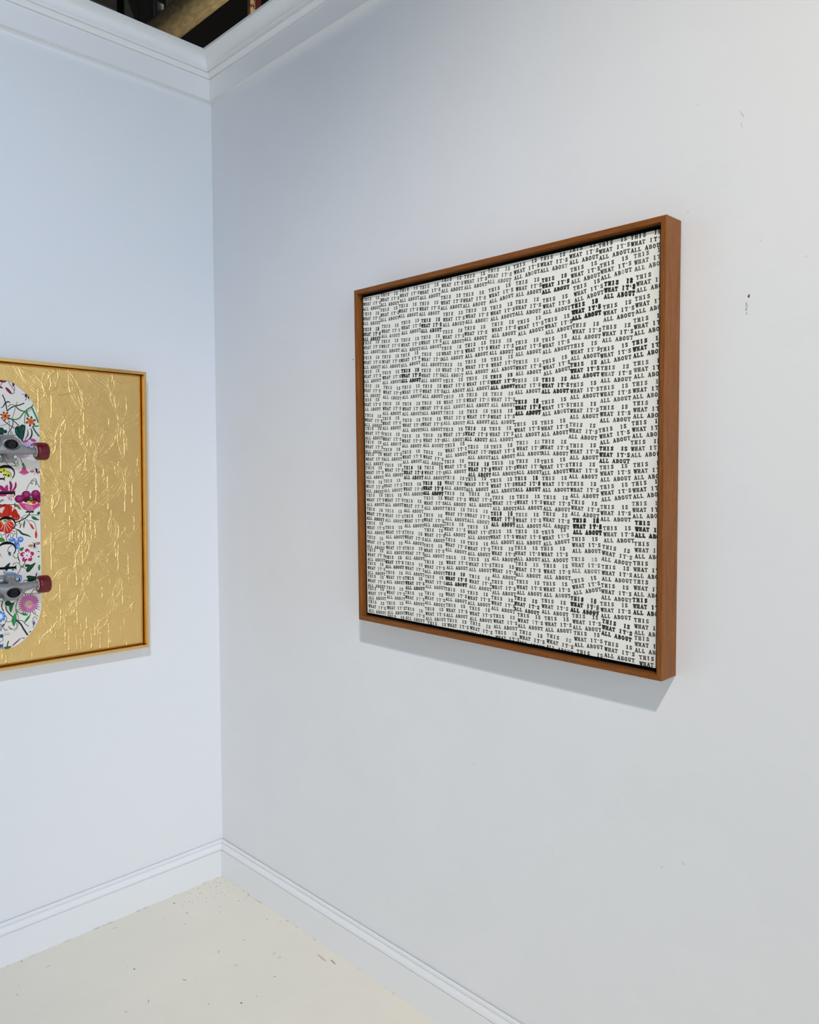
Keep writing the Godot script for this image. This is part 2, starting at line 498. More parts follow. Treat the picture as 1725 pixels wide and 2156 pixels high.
func timber() -> ImageTexture:
	var n := FastNoiseLite.new()
	n.seed = 5
	n.frequency = 1.0
	n.fractal_octaves = 3
	var im := Image.create(1024, 256, false, Image.FORMAT_RGB8)
	var light := Color(0.63, 0.40, 0.185)
	var dark := Color(0.40, 0.212, 0.068)
	for y in 256:
		for x in 1024:
			var wave := 0.5 + 0.5 * n.get_noise_2d(x * 0.004, y * 0.055)
			var pore := maxf(0.0, n.get_noise_2d(x * 0.02 + 300.0, y * 0.6) - 0.12)
			im.set_pixel(x, y, light.lerp(dark, clampf(0.15 + 0.6 * wave + 1.1 * pore, 0.0, 1.0)))
	return picture(im)

# ------------------------------------------------------------------ gold relief
const BLOOMS := [        # mm from the middle of the canvas: a node and the tips of the leaves drawn out of it
	[Vector2(142, 367), [Vector2(55, 443), Vector2(184, 444), Vector2(252, 399), Vector2(99, 378), Vector2(103, 337), Vector2(151, 436)]],
	[Vector2(254, 317), [Vector2(212, 433), Vector2(314, 392), Vector2(352, 320), Vector2(176, 250), Vector2(305, 350), Vector2(196, 280)]],
	[Vector2(348, 380), [Vector2(262, 442), Vector2(349, 445), Vector2(430, 428), Vector2(360, 336), Vector2(305, 371)]],
	[Vector2(374, 279), [Vector2(388, 386), Vector2(444, 328), Vector2(274, 272), Vector2(297, 202), Vector2(389, 170), Vector2(442, 291)]],
	[Vector2(293, 172), [Vector2(359, 260), Vector2(247, 262), Vector2(210, 95), Vector2(395, 177), Vector2(366, 125), Vector2(319, 98)]],
	[Vector2(215, 87), [Vector2(261, 183), Vector2(290, 139), Vector2(121, 102), Vector2(157, 141), Vector2(252, 7), Vector2(271, 89)]],
	[Vector2(388, 103), [Vector2(442, 187), Vector2(348, 158), Vector2(442, 143), Vector2(270, 6), Vector2(328, 34)]],
	[Vector2(172, 222), [Vector2(126, 254), Vector2(255, 227), Vector2(122, 206), Vector2(135, 167), Vector2(199, 280)]],
	[Vector2(178, 73), [Vector2(124, 138), Vector2(120, 51), Vector2(155, 10), Vector2(212, 49)]],
	[Vector2(254, -30), [Vector2(165, -44), Vector2(211, 18), Vector2(312, -21), Vector2(120, -102), Vector2(244, -113)]],
	[Vector2(357, -99), [Vector2(281, -61), Vector2(343, -4), Vector2(438, -44), Vector2(291, -158), Vector2(420, -140)]],
	[Vector2(226, -170), [Vector2(150, -127), Vector2(272, -73), Vector2(151, -205), Vector2(174, -189), Vector2(249, -226)]],
	[Vector2(374, -220), [Vector2(307, -162), Vector2(439, -223), Vector2(278, -226), Vector2(419, -252), Vector2(345, -287)]],
	[Vector2(248, -238), [Vector2(323, -322), Vector2(273, -186), Vector2(150, -265), Vector2(227, -295)]],
	[Vector2(189, -323), [Vector2(125, -260), Vector2(233, -266), Vector2(119, -314), Vector2(148, -367), Vector2(235, -358)]],
	[Vector2(326, -340), [Vector2(254, -253), Vector2(345, -263), Vector2(418, -296), Vector2(373, -340), Vector2(288, -378)]],
	[Vector2(148, -358), [Vector2(112, -393), Vector2(127, -300), Vector2(188, -393)]],
]
const RUNS := [          # drips: where each starts, and how far it ran
	Vector3(121, 380, 73), Vector3(158, 363, 69), Vector3(257, 315, 67), Vector3(387, 280, 52), Vector3(376, 276, 24), Vector3(293, 169, 134), Vector3(215, 84, 64), Vector3(391, 100, 43), Vector3(387, 94, 92), Vector3(185, 248, 118), Vector3(278, 231, 21), Vector3(267, 230, 20), Vector3(337, 298, 22), Vector3(158, 56, 52), Vector3(330, 113, 103), Vector3(413, 94, 65), Vector3(261, 183, 50), Vector3(275, 71, 26), Vector3(368, 161, 15), Vector3(139, 381, 25), Vector3(197, 37, 34), Vector3(350, 442, 23), Vector3(387, 240, 67), Vector3(274, 4, 59), Vector3(288, -29, 51), Vector3(363, -108, 83), Vector3(396, -141, 65), Vector3(227, -171, 56), Vector3(152, -55, 118), Vector3(376, -220, 83), Vector3(189, -323, 85), Vector3(200, -365, 65), Vector3(326, -340, 101), Vector3(247, -119, 41), Vector3(175, -221, 50), Vector3(355, -123, 24), Vector3(208, -8, 76), Vector3(258, -19, 62), Vector3(418, -19, 43), Vector3(227, -283, 65), Vector3(257, -334, 36), Vector3(282, -356, 39), Vector3(299, -388, 49), Vector3(216, -52, 38), Vector3(335, -219, 12), Vector3(160, -354, 29), Vector3(112, -373, 23), Vector3(15, -415, 22), Vector3(270, -372, 61), Vector3(397, -219, 12), Vector3(224, -120, 21), Vector3(408, -320, 9), Vector3(384, -94, 6), Vector3(176, -295, 52), Vector3(249, -375, 42), Vector3(295, -348, 46), Vector3(225, -411, 20), Vector3(238, -350, 18), Vector3(348, -263, 40)
]
var relief := PackedFloat32Array()
var relief_n := 0
var relief_step := 0.0011
var relief_half := 0.0

func dab(x: float, y: float, r: float, h: float) -> void:        # metres
	var cx := (x + relief_half) / relief_step
	var cy := (y + relief_half) / relief_step
	var cr := r / relief_step
	for j in range(maxi(0, int(cy - cr)), mini(relief_n - 1, int(cy + cr) + 1) + 1):
		for i in range(maxi(0, int(cx - cr)), mini(relief_n - 1, int(cx + cr) + 1) + 1):
			var d := ((i - cx) * (i - cx) + (j - cy) * (j - cy)) / (cr * cr)
			if d < 1.0:
				var v := h * (1.0 - d)
				var at := j * relief_n + i
				relief[at] = maxf(relief[at], v) + 0.12 * v

func ridge(a: Vector2, b: Vector2, bend: float, r: float, h: float, wobble: FastNoiseLite) -> void:
	var side := (b - a).orthogonal().normalized()
	var n := int(a.distance_to(b) / 1.3) + 2
	for k in n:
		var t := float(k) / (n - 1)
		var p := a.lerp(b, t) + side * (bend * pow(sin(PI * t), 0.85) + 1.9 * wobble.get_noise_2d(k * 1.1, bend * 9.0 + a.x))
		var live := clampf(0.66 + 0.9 * wobble.get_noise_2d(k * 0.9 + a.y, b.x * 3.0) + 0.3 * wobble.get_noise_2d(k * 5.0, a.x), 0.12, 1.2)
		dab(p.x / 1000.0, p.y / 1000.0, r / 1000.0 * (0.85 + 0.2 * live), h / 1000.0 * live)

func gold_relief(half: float, z: float) -> ArrayMesh:
	relief_half = half
	relief_n = int(2.0 * half / relief_step) + 1
	relief_step = 2.0 * half / (relief_n - 1)
	relief.resize(relief_n * relief_n)
	relief.fill(0.0)
	var wobble := FastNoiseLite.new()
	wobble.seed = 3
	wobble.frequency = 0.05
	for mirror in [1.0, -1.0]:
		for bloom in BLOOMS:
			var c: Vector2 = bloom[0] * Vector2(mirror, 1)
			for tip0 in bloom[1]:
				var tip: Vector2 = tip0 * Vector2(mirror, 1)
				var length := c.distance_to(tip)
				var w := clampf(length * 0.17, 7.0, 18.0)
				var bows := [1.0, 0.9, -1.0, -0.88]
				for k in rng.randi_range(2, 3):
					var mid := rng.randf_range(-0.75, 0.75)
					for l in 2: bows.append(mid + rng.randf_range(-0.12, 0.12))
				for k in bows.size():
					var edge := k < 4
					ridge(c + Vector2(rng.randf_range(-4, 4), rng.randf_range(-5, 5)), c.lerp(tip, rng.randf_range(0.82, 1.1)), bows[k] * w * rng.randf_range(0.88, 1.12), rng.randf_range(1.2, 1.75), rng.randf_range(0.35, 1.0) * (1.15 if edge else 0.65), wobble)
			for k in 14: dab((c.x + rng.randf_range(-6, 6)) / 1000.0, (c.y + rng.randf_range(-9, 6)) / 1000.0, 0.003, 0.0011)
		for d in RUNS:
			ridge(Vector2(d.x * mirror, d.y), Vector2(d.x * mirror + rng.randf_range(-1, 1), d.y - d.z), rng.randf_range(-1.2, 1.2), 1.8, 1.25, wobble)
			dab(d.x * mirror / 1000.0, (d.y - d.z) / 1000.0, 0.0025, 0.0019)
	for k in 950:                                                # loose scratches and specks
		var p := Vector2(rng.randf_range(-435, 435), rng.randf_range(-435, 435))
		var a := rng.randf_range(0.0, PI)
		ridge(p, p + Vector2(cos(a), sin(a)) * rng.randf_range(18, 105), rng.randf_range(-6, 6), 1.6, rng.randf_range(0.06, 0.26), wobble)
	for k in 420: dab(rng.randf_range(-0.43, 0.43), rng.randf_range(-0.43, 0.43), 0.0017, rng.randf_range(0.0003, 0.0010))
	for k in 90:                                                 # short dribbles, most of them low down
		var p := Vector2(rng.randf_range(-430, 430), lerpf(-425, 120, rng.randf() * rng.randf()))
		ridge(p, p - Vector2(rng.randf_range(-1, 1), rng.randf_range(8, 40)), 0.0, 1.5, rng.randf_range(0.4, 1.1), wobble)
	var slow := FastNoiseLite.new()
	slow.seed = 9
	slow.frequency = 0.02
	slow.fractal_octaves = 4
	var verts := PackedVector3Array()
	var norms := PackedVector3Array()
	var uvs := PackedVector2Array()
	var index := PackedInt32Array()
	verts.resize(relief_n * relief_n)
	norms.resize(verts.size())
	uvs.resize(verts.size())
	for j in relief_n:
		for i in relief_n: relief[j * relief_n + i] += 0.0006 * slow.get_noise_2d(i, j)
	for j in relief_n:
		for i in relief_n:
			var at := j * relief_n + i
			var edge := minf(minf(i, relief_n - 1 - i), minf(j, relief_n - 1 - j)) * relief_step
			var h := relief[at] - (0.0 if edge > 0.007 else pow(1.0 - edge / 0.007, 2.0) * 0.0034)
			relief[at] = h
			verts[at] = Vector3(-half + i * relief_step, -half + j * relief_step, z + h)
			uvs[at] = Vector2(i, -j) * relief_step
	for j in relief_n:
		for i in relief_n:
			var at := j * relief_n + i
			var dx := relief[j * relief_n + mini(i + 1, relief_n - 1)] - relief[j * relief_n + maxi(i - 1, 0)]
			var dy := relief[mini(j + 1, relief_n - 1) * relief_n + i] - relief[maxi(j - 1, 0) * relief_n + i]
			norms[at] = Vector3(-dx, -dy, 2.0 * relief_step).normalized()
	index.resize((relief_n - 1) * (relief_n - 1) * 6)
	var w := 0
	for j in relief_n - 1:
		for i in relief_n - 1:
			var at := j * relief_n + i
			for k in [at, at + relief_n, at + 1, at + 1, at + relief_n, at + relief_n + 1]:
				index[w] = k
				w += 1
	var arrays := []
	arrays.resize(Mesh.ARRAY_MAX)
	arrays[Mesh.ARRAY_VERTEX] = verts
	arrays[Mesh.ARRAY_NORMAL] = norms
	arrays[Mesh.ARRAY_TEX_UV] = uvs
	arrays[Mesh.ARRAY_INDEX] = index
	var m := ArrayMesh.new()
	m.add_surface_from_arrays(Mesh.PRIMITIVE_TRIANGLES, arrays)
	return m

# ------------------------------------------------------------------ painted surfaces with their own small wear
func worn(size: int, metres: float, marks: Array, salt: int, specks: int, cloud: float) -> ImageTexture:
	# a near-white sheet: faint unevenness of the coat, then marks at (u, v) in metres with width, height, tone, tilt
	var n := FastNoiseLite.new()
	n.seed = salt
	n.frequency = 0.006
	n.fractal_octaves = 4
	var small := Image.create(256, 256, false, Image.FORMAT_RGB8)
	for y in 256:
		for x in 256:
			var v := 1.0 - cloud + cloud * n.get_noise_2d(x * 4.0, y * 4.0)
			small.set_pixel(x, y, Color(v, v, v))
	small.resize(size, size, Image.INTERPOLATE_BILINEAR)
	art = small
	art_scale = size / metres
	art_mid = Vector2.ZERO
	var flecks := marks.duplicate()
	for k in specks:
		flecks.append([rng.randf() * metres, rng.randf() * metres, rng.randf_range(0.0015, 0.004), rng.randf_range(0.0015, 0.003), rng.randf_range(0.6, 0.92), rng.randf() * PI])
	for m in flecks:
		var p := PackedVector2Array()
		for k in 10:
			var a := TAU * k / 10.0
			p.append((Vector2(m[0], m[1]) + Vector2(cos(a) * m[2] / 2, sin(a) * m[3] / 2).rotated(m[5])) * art_scale)
		fill(p, Color(m[4], m[4] * 0.985, m[4] * 0.96))
	return picture(art)

func surface_paint(t: Texture2D, metres: float, tint: Color, roughness: float, bumps: Texture2D, depth: float) -> StandardMaterial3D:
	var m := paint(tint, roughness)
	m.albedo_texture = t
	m.uv1_scale = Vector3(1.0 / metres, 1.0 / metres, 1)
	m.texture_repeat = false
	return m

func _ready() -> void:
	rng.seed = 20240611
	# ---- camera
	var cam := Camera3D.new()
	cam.name = "camera"
	cam.position = Vector3(-1.51146, 1.5, 2.49883)
	cam.basis = Basis(Vector3.UP, -0.78457) * Basis(Vector3.RIGHT, -0.05612) * Basis(Vector3.BACK, -0.00181)
	cam.keep_aspect = Camera3D.KEEP_HEIGHT
	cam.fov = rad_to_deg(2.0 * atan(1078.0 / 1652.2366))
	cam.near = 0.05
	cam.current = true
	add_child(cam)
	# ---- air and daylight
	var world := WorldEnvironment.new()
	world.name = "world_environment"
	var e := Environment.new()
	e.background_mode = Environment.BG_COLOR
	e.background_color = Color(0.72, 0.82, 1.0)
	e.background_energy_multiplier = 1.0
	e.tonemap_mode = Environment.TONE_MAPPER_LINEAR
	e.tonemap_exposure = 1.0
	e.sdfgi_enabled = true
	e.ssao_enabled = true
	e.ssil_enabled = true
	world.environment = e
	add_child(world)
	daylight("window_daylight", Vector3(-2.3, 1.65, 6.0), 0.0, Vector2(3.4, 2.7), 8.3, Color(0.905, 0.962, 1.0))
	daylight("side_fill_light", Vector3(-4.42, 1.65, 3.2), -PI / 2, Vector2(2.6, 2.5), 0.8, Color(1,0.99,0.97))  # added fill to brighten the gold; the left wall has no window
	lamp(Vector3(-2.3, 4.22, 3.37), Vector3(0.0, 1.1, 1.7), 8.2, Color(1.0, 0.962, 0.915), 27.5, 1.0, "black spotlight hung high in front of the framed text canvas")
	lamp(Vector3(-2.9, 4.3, 5.0), Vector3(-1.6, 0.0, 2.6), 0, Color(1,1,1), 50.0, 1.0, "black spotlight hung high over the middle of the floor")
	lamp(Vector3(-2.42, 4.22, 3.24), Vector3(-1.15, 1.1, 0.0), 6.3, Color(0.785, 0.857, 1.0), 33.0, 1.0, "added black spotlight high in front of the gold painting, fills light on the back wall")  # extra unseen lamp, added to lift the light on the back wall

	# ---- the setting
	var white := paint(Color(0.925, 0.925, 0.925), 0.55)
	var trim_white := paint(Color(0.955, 0.95, 0.94), 0.38)
	var foot_white := paint(Color(0.93, 0.93, 0.928), 0.4)
	var black := paint(Color(0.085, 0.082, 0.072), 0.9)
	var marks_right := [[1.891, 1.098, 0.003, 0.0065, 0.12, 0.35], [1.887, 1.114, 0.003, 0.011, 0.8, -0.15], [1.8865, 1.122, 0.003, 0.007, 0.76, 0.1], [1.887, 1.13, 0.002, 0.004, 0.62, 0.0], [1.871, 0.759, 0.0022, 0.02, 0.88, -0.5], [1.87, 0.777, 0.002, 0.012, 0.9, -0.2], [1.767, 0.915, 0.002, 0.006, 0.9, 0.9], [0.754, 1.105, 0.003, 0.004, 0.25, 0.0], [0.762, 1.128, 0.002, 0.003, 0.7, 0.0], [1.91, 0.999, 0.003, 0.003, 0.9, 0.4], [1.991, 1.044, 0.006, 0.002, 0.9, -0.5], [1.782, 2.236, 0.003, 0.009, 0.88, -0.9], [1.784, 0.713, 0.006, 0.002, 0.9, -0.5], [1.649, 0.882, 0.002, 0.006, 0.94, 0.3]]
	var right_paint := surface_paint(worn(2048, 2.92, marks_right, 21, 9, 0.006), 2.92, Color(0.925, 0.925, 0.925), 0.5, null, 0.0)
	right_paint.uv1_offset = Vector3(0, 1, 0)
	var floor_marks := [[0.229, 0.146, .006, .004, .35, .6], [0.491, 0.304, .004, .007, .2, .2], [0.41, 0.456, .002, .016, .4, .4], [0.528, 0.468, .002, .014, .5, -.7], [0.267, 0.409, .018, .002, .6, .75], [0.592, 0.465, .010, .002, .5, -.5], [0.717, 0.024, .005, .003, .25, .3], [0.06, 0.37, .004, .003, .3, .2], [0.177, 0.414, .004, .004, .45, .0], [0.347, 0.66, .004, .007, .3, .3], [0.214, 0.632, .004, .003, .3, .9], [0.301, 0.668, .003, .003, .35, .9], [0.414, 0.599, .003, .003, .35, .9], [0.78, 0.176, .004, .003, .5, .9], [0.668, 0.108, .02, .003, .78, -.25], [0.439, 0.057, .016, .003, .8, -.1], [0.23, 0.061, .006, .006, .4, .9], [0.048, 0.70, .028, .003, .4, 1.45], [0.06, 0.66, .05, .006, .82, 1.5]]
	for k in 46: floor_marks.append([absf(rng.randfn(0.0, 0.09)) + 0.02, absf(rng.randfn(0.0, 0.09)) + 0.02, rng.randf_range(.002, .004), rng.randf_range(.002, .004), rng.randf_range(.35, .75), 0.0])
	for k in 14:                                                  # dirt along the foot of both skirtings
		floor_marks.append([rng.randf_range(0.02, 0.95), 0.018, rng.randf_range(.004, .03), .003, rng.randf_range(.72, .92), 0.0])
		floor_marks.append([0.018, rng.randf_range(0.02, 0.95), .003, rng.randf_range(.004, .03), rng.randf_range(.68, .92), 0.0])
	for c in [[0.151, 0.539], [0.151, 0.566], [0.266, 0.505]]:    # ring marks
		floor_marks.append([c[0], c[1], .011, .011, .80, .0])
		floor_marks.append([c[0], c[1], .008, .008, .985, .0])
	var floor_paint := surface_paint(worn(2048, 2.4, floor_marks, 33, 70, 0.012), 2.4, Color(0.945, 0.923, 0.858), 0.42, null, 0.0)
	floor_paint.uv1_scale = Vector3(-1.0 / 2.4, 1.0 / 2.4, 1)
	var st := start()
	block(st, Vector3(-4.6, -0.15, -2.4), Vector3(2.0, 0.0, 6.4))
	structure("floor", done(st), floor_paint, self, "worn cream painted floor with small dark scratches and specks", "floor")
	st = start()
	block(st, Vector3(-4.6, 0.0, -0.12), Vector3(0.12, CREST, 0.0))
	structure("wall_back", done(st), white, self, "cool white partition wall carrying the gold painting", "wall")
	st = start()
	block(st, Vector3(0.0, 0.0, 0.0), Vector3(0.12, CREST, 6.2))
	structure("wall_right", done(st), right_paint, self, "white partition wall carrying the wood framed text canvas", "wall")
	st = start()
	block(st, Vector3(-4.6, 0.0, 0.0), Vector3(-4.48, CREST, 6.2))
	structure("wall_left", done(st), white, self, "white partition wall facing the framed text canvas", "wall")
	st = start()                                                  # the street wall around its window
	block(st, Vector3(-4.6, 0.0, 6.2), Vector3(2.0, 0.25, 6.4))
	block(st, Vector3(-4.6, 3.05, 6.2), Vector3(2.0, 4.9, 6.4))
	block(st, Vector3(-4.6, 0.25, 6.2), Vector3(-4.05, 3.05, 6.4))
	block(st, Vector3(-0.55, 0.25, 6.2), Vector3(2.0, 3.05, 6.4))
	structure("wall_front", done(st), white, self, "white street wall pierced by a wide window", "wall")
	st = start()
	for x in [-4.05, -2.33, -0.6]: block(st, Vector3(x, 0.25, 6.27), Vector3(x + 0.05, 3.05, 6.35))
	for y in [0.25, 3.0]: block(st, Vector3(-4.05, y, 6.27), Vector3(-0.55, y + 0.05, 6.35))
	var win := structure("window_1", done(st), paint(Color(0.2, 0.2, 0.2), 0.4, 0.6), self, "wide dark framed street window opposite the gold painting", "window")
	var glass := paint(Color(1, 1, 1, 0.06), 0.02)
	glass.transparency = BaseMaterial3D.TRANSPARENCY_ALPHA
	for x in [-4.0, -2.28]:
		st = start()
		block(st, Vector3(x, 0.3, 6.305), Vector3(x + 1.67 + 0.01, 3.0, 6.313))
		mesh_node("pane", done(st), glass, win)
	st = start()
	block(st, Vector3(-4.8, 4.9, -2.4), Vector3(2.0, 5.05, 6.4))
	structure("ceiling", done(st), black, self, "open black ceiling high above the white partitions", "ceiling")
	st = start()
	block(st, Vector3(-4.8, 0.0, -2.55), Vector3(2.0, 4.9, -2.4))
	structure("wall_outer_back", done(st), black, self, "black building wall seen over the back partition", "wall")
	st = start()
	block(st, Vector3(2.0, 0.0, -2.4), Vector3(2.15, 4.9, 6.4))
	structure("wall_outer_right", done(st), black, self, "black building wall behind the right partition", "wall")
	st = start()
	block(st, Vector3(-4.8, 0.0, -2.4), Vector3(-4.6, 4.9, 6.4))
	structure("wall_outer_left", done(st), black, self, "black building wall behind the left partition", "wall")

	# skirtings and cornices, mitred in the corner
	var foot := [Vector2(0.016, 0.0), Vector2(0.016, 0.0950), Vector2(0.0115, 0.0962), Vector2(0.0115, 0.0985), Vector2(0.0158, 0.0998), Vector2(0.0152, 0.107), Vector2(0.0125, 0.114), Vector2(0.0098, 0.1187), Vector2(0.0062, 0.1196), Vector2(0.0062, 0.1210), Vector2(0.0092, 0.1220), Vector2(0.0092, 0.1300), Vector2(0.0075, 0.132), Vector2(0.0036, 0.132), Vector2(0.0030, 0.126), Vector2(0.0, 0.126)]
	structure("baseboard_back", moulding(foot, true, 4.48, 5, 8), foot_white, self, "white moulded skirting under the gold painting", "skirting")
	structure("baseboard_right", moulding(foot, false, 6.2, 5, 8), foot_white, self, "white moulded skirting under the framed text canvas", "skirting")
	var crown := [Vector2(0.0, 2.7792), Vector2(0.0165, 2.7792), Vector2(0.0155, 2.781), Vector2(0.0145, 2.8502), Vector2(0.0128, 2.8504), Vector2(0.0128, 2.8522), Vector2(0.0205, 2.8522), Vector2(0.0225, 2.856), Vector2(0.0262, 2.8605), Vector2(0.0295, 2.864), Vector2(0.0270, 2.8650), Vector2(0.0270, 2.8675), Vector2(0.0335, 2.8675), Vector2(0.0345, 2.872), Vector2(0.0345, 2.8745)]
	for k in 13:
		var a := PI / 2 * k / 12.0
		crown.append(Vector2(0.0365 + 0.0275 * (1.0 - cos(a)), 2.8755 + 0.0355 * sin(a)))
	crown.append_array([Vector2(0.068, 2.9115), Vector2(0.068, 2.9195), Vector2(0.0672, 2.9202), Vector2(0.0, 2.9202)])
	structure("trim_1", moulding(crown, true, 4.48, 15, 27), trim_white, self, "white stepped cornice along the top of the back wall", "cornice")
	structure("trim_2", moulding(crown, false, 6.2, 15, 27), trim_white, self, "white stepped cornice along the top of the right wall", "cornice")

	framed_text()
	gold_painting()
	above_the_walls()

func daylight(called: String, at: Vector3, turn: float, size: Vector2, energy: float, colour: Color) -> void:  # area light, used for the window and for the added side fill
	if energy <= 0.0:
		return
	var day := AreaLight3D.new()
	day.name = called
	day.position = at
	day.rotation.y = turn
	day.area_size = size
	day.light_color = colour
	day.light_energy = energy
	day.area_range = 30.0
	day.shadow_enabled = true
	add_child(day)

func lamp(at: Vector3, aim: Vector3, energy: float, colour: Color, cone: float, soft: float, label: String) -> void:
	if energy <= 0.0:
		return
	var basis := Basis.looking_at(aim - at, Vector3.UP)
	var t := thing("track_spotlight", label, "spotlight", Transform3D(basis, at), "spotlights on the ceiling")
	var st := start()
	var aside := Transform3D(Basis(Vector3(0, 0, 1), Vector3(0, 1, 0), Vector3(-1, 0, 0)), Vector3.ZERO)
	lathe(st, [Vector2(0.0, 0.052), Vector2(0.02, 0.055), Vector2(0.02, 0.055), Vector2(0.15, 0.05), Vector2(0.17, 0.03), Vector2(0.17, 0.0)], 24, aside)
	mesh_node("housing", done(st), M.get("lamp_black", paint(Color(0.06, 0.06, 0.06), 0.5)), t)
	st = start()
	lathe(st, [Vector2(0.004, 0.0), Vector2(0.004, 0.046), Vector2(0.012, 0.046), Vector2(0.012, 0.0)], 24, aside)
	var glow := paint(Color(1, 1, 1), 0.4)
	glow.emission_enabled = true
	glow.emission = colour
	glow.emission_energy_multiplier = 4.0
	mesh_node("lamp_face", done(st), glow, t)
	st = start()
	block(st, Vector3(-0.012, 0.05, 0.07), Vector3(0.012, 0.075, 0.1))
	mesh_node("bracket", done(st), M.get("lamp_black", paint(Color(0.06, 0.06, 0.06), 0.5)), t)
	var s := SpotLight3D.new()
	s.name = "beam"
	s.position = Vector3(0, 0, -0.012)
	s.light_color = colour
	s.light_energy = energy
	s.light_size = 0.045
	s.spot_range = 14.0
	s.spot_attenuation = 2.0
	s.spot_angle = cone
	s.spot_angle_attenuation = soft
	s.shadow_enabled = true
	t.add_child(s)

func framed_text() -> void:
	var wood := paint(Color(1, 1, 1), 0.42)
	wood.albedo_texture = timber()
	wood.metallic_specular = 0.32
	var at := Transform3D(Basis(Vector3(0, -0.000649, 1).normalized(), Vector3(-0.013365, 0.99991, 0.000649).normalized(), Vector3(-0.99991, -0.013365, 0)), Vector3(-0.006148, 1.530296, 1.301029))
	var t := thing("framed_artwork", "square white canvas of repeated black stamped words in a brown wooden tray frame", "artwork", at)
	var half := Vector2(0.458135, 0.45706)
	for k in 4: mesh_node("frame_rail", frame_rail(half, 0.0115, 0.0, 0.0608, k), wood, t)
	var black := paint(Color(0.02, 0.018, 0.016), 0.9)  # strips added in black as the shade inside the frame gap
	for k in 4: mesh_node("gap_shade_strip", frame_rail(half - Vector2(0.0115, 0.0115), 0.001, 0.004, 0.0425, k), black, t).set_meta("label", "added black strip inside the frame, gap shade put into its colour")
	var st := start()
	block(st, Vector3(-half.x + 0.0115, -half.y + 0.0115, 0.004), Vector3(half.x - 0.0115, half.y - 0.0115, 0.012))  # board coloured black to deepen the shade around the canvas
	mesh_node("backing_board", done(st), paint(Color(0.025, 0.022, 0.02), 0.9), t).set_meta("label", "backing board behind the canvas, coloured black as gap shade")
	var c := Vector2(0.43764, 0.43656)
	st = start()
	block(st, Vector3(-c.x, -c.y, 0.013), Vector3(c.x, c.y, 0.0446))
	var stretcher := mesh_node("canvas_edge", done(st), paint(Color(0.05, 0.045, 0.04), 0.9), t)  # dark colour stands for the gap shade on this edge
	stretcher.set_meta("label", "edge of the stretched canvas, coloured dark as gap shade")
	st = start()
	var r := 0.0012
	quad(st, Vector3(-c.x, -c.y, 0.0458), Vector3(c.x, -c.y, 0.0458), Vector3(c.x, c.y, 0.0458), Vector3(-c.x, c.y, 0.0458), Vector2(0, 1), Vector2(1, 1), Vector2(1, 0), Vector2(0, 0))
	quad(st, Vector3(-c.x, -c.y, 0.0446), Vector3(c.x, -c.y, 0.0446), Vector3(c.x, -c.y, 0.0458), Vector3(-c.x, -c.y, 0.0458))
	quad(st, Vector3(c.x, c.y, 0.0446), Vector3(-c.x, c.y, 0.0446), Vector3(-c.x, c.y, 0.0458), Vector3(c.x, c.y, 0.0458))
	quad(st, Vector3(c.x, -c.y, 0.0446), Vector3(c.x, c.y, 0.0446), Vector3(c.x, c.y, 0.0458), Vector3(c.x, -c.y, 0.0458))
	quad(st, Vector3(-c.x, c.y, 0.0446), Vector3(-c.x, -c.y, 0.0446), Vector3(-c.x, -c.y, 0.0458), Vector3(-c.x, c.y, 0.0458))
	var sheet := paint(Color(0.995, 0.985, 0.94), 0.7)
	sheet.albedo_texture = stamped_canvas(2.0 * c.x, 2.0 * c.y)
	mesh_node("canvas", done(st), sheet, t).set_meta("label", "white canvas stamped all over with THIS IS WHAT IT'S ALL ABOUT")

func gold_painting() -> void:
	var at := Transform3D(Basis(Vector3(0.99997, -0.0077645, 0).normalized(), Vector3(0.0077645, 0.999958, 0.004886).normalized(), Vector3(-0.000038, -0.004886, 0.999988).normalized()), Vector3(-0.745561, 1.363053, 0.0022363))
	var t := thing("gold_painting", "square gold leaf canvas with raised leaf strokes and drips in a thin gold tray frame", "painting", at)
	var satin := paint(Color(0.93, 0.77, 0.50), 0.24, 1.0)
	satin.normal_enabled = true
	satin.normal_texture = noise_bumps(0.05, 3, 1.5, 41)
	satin.normal_scale = 0.15
	var half := Vector2(0.4578, 0.45739)
	for k in 4: mesh_node("frame_rail", frame_rail(half, 0.0092, 0.0, 0.0400, k), satin, t)
	var st := start()
	block(st, Vector3(-half.x + 0.0092, -half.y + 0.0092, 0.002), Vector3(half.x - 0.0092, half.y - 0.0092, 0.006))
	mesh_node("backing_board", done(st), paint(Color(0.16, 0.09, 0.04), 0.8), t).set_meta("label", "dark brown backing board behind the gold canvas")
	var leaf := paint(Color(0.945, 0.795, 0.515), 0.36, 1.0)
	leaf.normal_enabled = true
	leaf.normal_texture = noise_bumps(0.03, 5, 3.0, 17)
	leaf.normal_scale = 0.22
	leaf.uv1_scale = Vector3(6, 6, 1)
	var c := 0.4464
	var canvas := mesh_node("canvas", gold_relief(c, 0.0238), leaf, t)
	canvas.set_meta("label", "gold leaf canvas with leaf shapes drawn in relief")
	st = start()
	block(st, Vector3(-c, -c, 0.006), Vector3(c, c, 0.0203))
	mesh_node("canvas_edge", done(st), leaf, t)

	# the skateboard fixed to it
	var board := thing("skateboard", "skateboard with flower printed underside and dark red wheels mounted on the gold painting", "skateboard", at * Transform3D(Basis(Vector3.BACK, -0.004), Vector3(0.0186, -0.0003, 0.0)))
	deck(board)
	for s in [1.0, -1.0]: truck(board, s)

const HALF_WIDTH := [[0.0, 0.0974], [0.236, 0.0973], [0.271, 0.0962], [0.297, 0.0928], [0.324, 0.0842], [0.347, 0.0712], [0.368, 0.0525], [0.383, 0.0335], [0.3915, 0.0165], [0.395, 0.0]]

